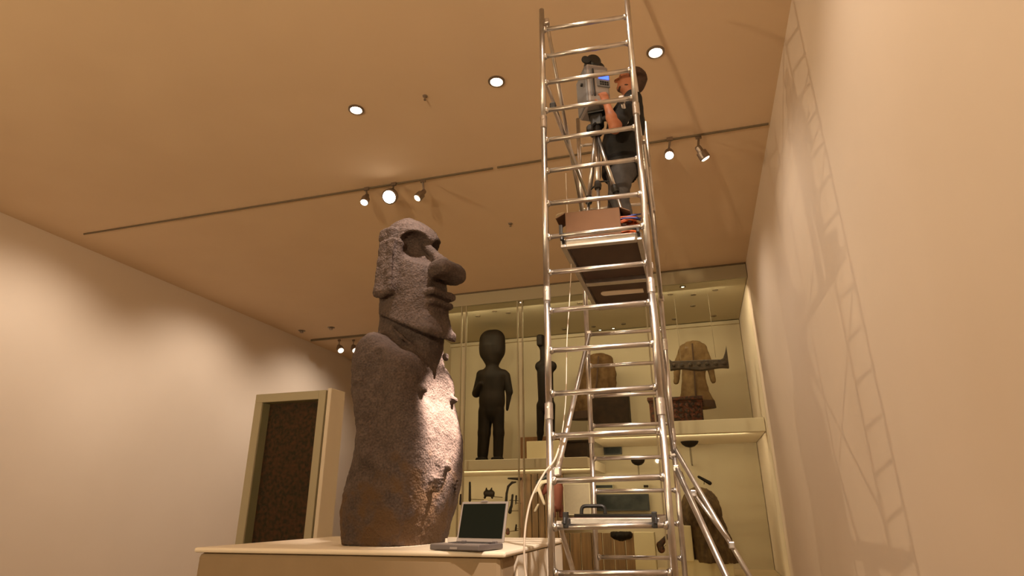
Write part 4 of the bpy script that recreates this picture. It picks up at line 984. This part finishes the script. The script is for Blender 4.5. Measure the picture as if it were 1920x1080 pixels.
# scanner
def scanner():
    cz = hp_+Vector((0, 0, .03)); yaw_ = YAW+math.radians(12)
    R = Matrix.Rotation(yaw_, 3, 'Z') @ Matrix.Rotation(math.radians(-3), 3, 'X')
    W_, D_, H_ = .185, .24, .375; base_ = cz+rm(-.010, .01, .0)
    def q(x, y, z): return base_+R @ Vector((x, y, z))
    t = thing('laser_scanner', base_, 'grey boxy measuring scanner with a small lit blue display on the tripod', 'scanner')
    bm = NB(); box(bm, q(0, 0, H_/2), (W_, D_, H_), M=R); bd = obj('body', bm, M['scanner'], t, bevel=.018)
    bm = NB(); box(bm, q(-W_/2+.004, .0, H_/2), (.03, D_*.9, H_*.94), M=R); obj('side_cover', bm, M['scanner2'], t, bevel=.01)
    for x in (-.062, -.04):
        bm = NB(); box(bm, q(x, -D_/2-.003, H_*.52), (.012, .012, H_*.72), M=R); obj('grip_rib', bm, M['scanner2'] if x < -.05 else M['black'], t, bevel=.003)
    bm = NB(); box(bm, q(.04, -D_/2-.004, H_*.60), (.105, .014, .135), M=R); pn = obj('control_panel', bm, M['scanner2'], t, bevel=.004)
    bm = NB(); box(bm, q(.042, -D_/2-.013, H_*.665), (.085, .006, .04), M=R); obj('display', bm, M['lcd'], pn)
    for i in range(2):
        for j in range(4):
            bm = NB(); box(bm, q(.014+j*.019, -D_/2-.013, H_*.53-i*.022), (.013, .006, .013), M=R); obj('button', bm, M['black'], pn)
    bm = NB(); box(bm, q(.0, .0, H_+.012), (W_*.8, D_*.8, .03), M=R); obj('top_cap', bm, M['scanner'], t, bevel=.008)
    bm = NB(); lathe(bm, q(-.000, -.09, H_+.095), R @ Vector((0, 1, 0)), [(0, .045), (.015, .060), (.10, .060), (.11, .05), (.16, .048)], 20); o = obj('lens_barrel', bm, M['black'], t)
    bm = NB(); lathe(bm, q(.050, -.07, H_+.055), R @ Vector((0, 1, 0)), [(0, .03), (.01, .042), (.09, .042), (.10, .03)], 16); obj('side_lens', bm, M['black'], t)
    bm = NB(); lathe(bm, q(-.080, -.11, H_+.060), R @ Vector((0, 1, 0)), [(0, .022), (.004, .036), (.018, .036), (.02, .02)], 16); obj('eyepiece', bm, M['rubber'], t)
    bm = NB(); tube(bm, [q(-.080, -.10, H_+.060), q(-.03, -.05, H_+.075)], .014, 8); obj('eyepiece_arm', bm, M['black'], t)
    bm = NB(); lathe(bm, q(-W_/2-.012, -.04, H_*.60), R @ Vector((-1, 0, 0)), [(0, .014), (.016, .012)], 10); obj('side_knob', bm, M['black'], t)
    return q
sq = scanner()

# ------------------------------------------------------------------ person
def person():
    """built in camera-ground axes: x right, y away; faces left; joints in metres"""
    org = rm(.84, 4.06, ZT)
    t = thing('person', org, 'person in a black shirt and jeans operating the scanner on the deck', 'person')
    Rw = Matrix(((rm(1, 0).x, rm(0, 1).x, 0, org.x), (rm(1, 0).y, rm(0, 1).y, 0, org.y), (0, 0, 1, org.z), (0, 0, 0, 1)))
    def L(px, py, d):                       # image point at distance d -> local
        v = at_d(px, py, d)-org; return (v.dot(rm(1, 0)), v.dot(rm(0, 1)), v.z)
    hx, hz = .155, 1.635                      # head centre
    sh = (.13, 1.385); 
    lo, hi = (-.50, -.42, -.004), (.42, .36, 1.80)
    # skin: head, neck, arms with hands
    f_ = Field(lo, hi, .0075)
    Rh = Matrix.Rotation(math.radians(14), 3, 'Y')             # face tipped up a little towards the scanner
    def hp(x, y, z): v = Rh @ Vector((x, y, z)); return (hx+v.x, v.y, hz+v.z)
    f_.add(f_.ell(hp(.015, 0, .025), (.103, .080, .100), Rh)); f_.add(f_.ell(hp(-.035, 0, -.045), (.062, .060, .078), Rh), .03)
    f_.add(f_.ell(hp(-.068, 0, -.092), (.030, .034, .026), Rh), .02)     # chin
    f_.add(f_.cap(hp(-.092, 0, .010), hp(-.116, 0, -.028), .010, .017), .010)   # nose
    f_.add(f_.cap(hp(-.086, -.035, .030), hp(-.086, .035, .030), .013), .012)   # brow
    f_.add(f_.cap(hp(-.090, -.020, -.056), hp(-.090, .020, -.056), .009), .006)
    f_.add(f_.cap(hp(-.086, -.018, -.070), hp(-.086, .018, -.070), .009), .006)
    for s_ in (-1, 1):
        f_.cut(f_.ell(hp(-.094, s_*.030, .008), (.014, .016, .011), Rh), .008); f_.add(f_.ell(hp(-.082, s_*.030, .008), (.012, .012, .010), Rh))
        f_.add(f_.ell(hp(.015, s_*.080, -.010), (.020, .010, .032), Rh), .006)
    f_.add(f_.cap((.125, 0, 1.39), (.150, 0, 1.56), .060, .054), .03)
    # torso core so that the body is one figure under the clothes
    f_.add(f_.cap((.10, 0, 1.30), (.03, 0, .95), .09, .09, flat=(1, 1.25)), .04)
    el = L(1153, 240, 3.72); wr = L(1138, 196, 3.72); ha = L(1134, 184, 3.73)
    f_.add(f_.cap((.12, -.185, 1.325), el, .046, .040), .02); f_.add(f_.cap(el, tuple(np.array(el)*.55+np.array(wr)*.45), .042, .038), .02)
    f_.add(f_.cap(tuple(np.array(el)*.55+np.array(wr)*.45), wr, .038, .026), .02)
    def hand(f_, wr, ha, spread, curl, side):
        w_ = np.array(wr); h_ = np.array(ha); ax = (h_-w_)/np.linalg.norm(h_-w_); sp = np.array(spread, float); sp -= ax*sp.dot(ax); sp /= np.linalg.norm(sp)
        cu = np.array(curl, float); cu -= ax*cu.dot(ax); cu /= np.linalg.norm(cu)
        pe = w_+ax*.09
        for k in (-1.2, -.4, .4, 1.2): f_.add(f_.cap(tuple(w_+ax*.015+sp*k*.010), tuple(pe+sp*k*.019), .015, .012), .012)
        for k, ln in ((-1.2, .058), (-.4, .070), (.4, .074), (1.2, .066)):
            a0 = pe+sp*k*.019; a1 = a0+ax*ln*.55+cu*ln*.12; a2 = a1+ax*ln*.35+cu*ln*.40
            f_.add(f_.cap(tuple(a0), tuple(a1), .0098, .0090), .002); f_.add(f_.cap(tuple(a1), tuple(a2), .0088, .0078), .002)
        th0 = w_+ax*.025+sp*side*.022; th1 = th0+ax*.030+sp*side*.030+cu*.015; th2 = th1+ax*.035+sp*side*.006+cu*.012
        f_.add(f_.cap(tuple(th0), tuple(th1), .013, .011), .008); f_.add(f_.cap(tuple(th1), tuple(th2), .011, .009), .003)
    hand(f_, wr, ha, (.8, 0, .2), (-.2, .9, 0), -1)
    # far (right) arm reaches the side of the scanner
    el2 = L(1150, 232, 4.30); wr2 = L(1131, 205, 4.18); ha2 = L(1124, 196, 4.15)
    f_.add(f_.cap((.12, .185, 1.325), el2, .046, .040), .02); f_.add(f_.cap(el2, wr2, .040, .026), .02); hand(f_, wr2, ha2, (0, .6, .8), (0, -1, 0), 1)
    # legs core
    for s_, kx in ((-1, -.03), (1, -.015)):
        f_.add(f_.cap((.02, s_*.085, .90), (kx, s_*.10, .50), .075, .052), .03); f_.add(f_.cap((kx, s_*.10, .50), (.02, s_*.11, .10), .050, .036), .03); f_.add(f_.cap((.03, s_*.11, .055), (-.11, s_*.125, .04), .035, .028), .02)
    f_.f = np.maximum(f_.f, .012-f_.z)
    body = field_obj('body', f_, M['skin'], t, T=Rw)
    # beard shade / hair
    f_ = Field((hx-.2, -.15, hz-.2), (hx+.22, .15, hz+.2), .006)
    f_.add(f_.ell(hp(.025, 0, .030), (.110, .088, .108), Rh)); f_.add(f_.ell(hp(.062, 0, -.030), (.060, .070, .065), Rh), .02)
    f_.cut(f_.box(hp(-.125, 0, -.02), (.105, .2, .115), .03, Rh @ Matrix.Rotation(math.radians(-12), 3, 'Y')), .01); f_.cut(f_.box(hp(-.06, 0, -.115), (.11, .2, .08), .03, Rh), .01)
    hr = field_obj('hair', f_, M['hair'], t, T=Rw, rough=((60, .003),))
    f_ = Field((hx-.2, -.12, hz-.2), (hx+.1, .12, hz), .005)
    f_.add(f_.ell(hp(-.062, 0, -.094), (.034, .038, .028), Rh)); f_.add(f_.ell(hp(-.02, 0, -.085), (.050, .058, .020), Rh), .015); f_.cut(f_.ell(hp(-.09, 0, -.045), (.05, .05, .028), Rh), .005)
    field_obj('beard', f_, M['hair'], t, T=Rw, rough=((90, .002),))
    # shirt
    f_ = Field(lo, hi, .009)
    f_.add(f_.cap((.115, -.10, 1.315), (.115, .10, 1.315), .090, .090), .05); f_.add(f_.ell((.085, 0, 1.19), (.150, .200, .19)), .06); f_.add(f_.ell((.045, 0, 1.02), (.158, .185, .17)), .06)
    f_.add(f_.cap((.03, 0, .92), (.02, 0, .76), .150, .152, flat=(1, 1.2)), .04); f_.add(f_.cap((.13, 0, 1.38), (.14, 0, 1.44), .072, .066), .03)
    for s_, e_ in ((-1, el), (1, el2)):
        e_ = np.array(e_); a_ = np.array((.12, s_*.175, 1.325)); f_.add(f_.cap(tuple(a_), tuple(a_+(e_-a_)*.80), .070, .060), .04)
    f_.f = np.maximum(f_.f, .745-f_.z+.015*np.sin(f_.y*30)); f_.cut(f_.cap((.14, 0, 1.42), (.15, 0, 1.58), .056, .06), .006)
    field_obj('shirt', f_, M['shirt'], t, T=Rw, rough=((9, .007), (22, .003)))
    # jeans
    f_ = Field((-.3, -.32, .02), (.3, .32, 1.02), .009)
    f_.add(f_.ell((.02, 0, .80), (.125, .155, .13)))
    for s_, kx in ((-1, -.03), (1, -.015)):
        f_.add(f_.cap((.02, s_*.080, .78), (kx, s_*.10, .50), .092, .070), .04); f_.add(f_.cap((kx, s_*.10, .50), (.02, s_*.11, .085), .070, .062), .03)
    f_.f = np.maximum(f_.f, .055-f_.z)
    field_obj('jeans', f_, M['denim'], t, T=Rw, rough=((12, .009), (28, .004)))
    for s_ in (-1, 1):
        f_ = Field((-.22, s_*.12-.09, -.004), (.14, s_*.12+.09, .14), .007)
        f_.add(f_.cap((.04, s_*.11, .05), (.04, s_*.11, .09), .046, .048)); f_.add(f_.cap((.04, s_*.11, .035), (-.13, s_*.125, .03), .050, .042), .03); f_.f = np.maximum(f_.f, .001-f_.z)
        field_obj('shoe', f_, M['shoe'], t, T=Rw)
    # eyes
    for s_ in (-1, 1):
        bm = NB(); c = Rw @ Vector(hp(-.093, s_*.030, .008)); bmesh.ops.create_uvsphere(bm, u_segments=8, v_segments=6, radius=.005, matrix=Matrix.Translation(c)); obj('eye', bm, M['black'], t, smooth=True)
person()
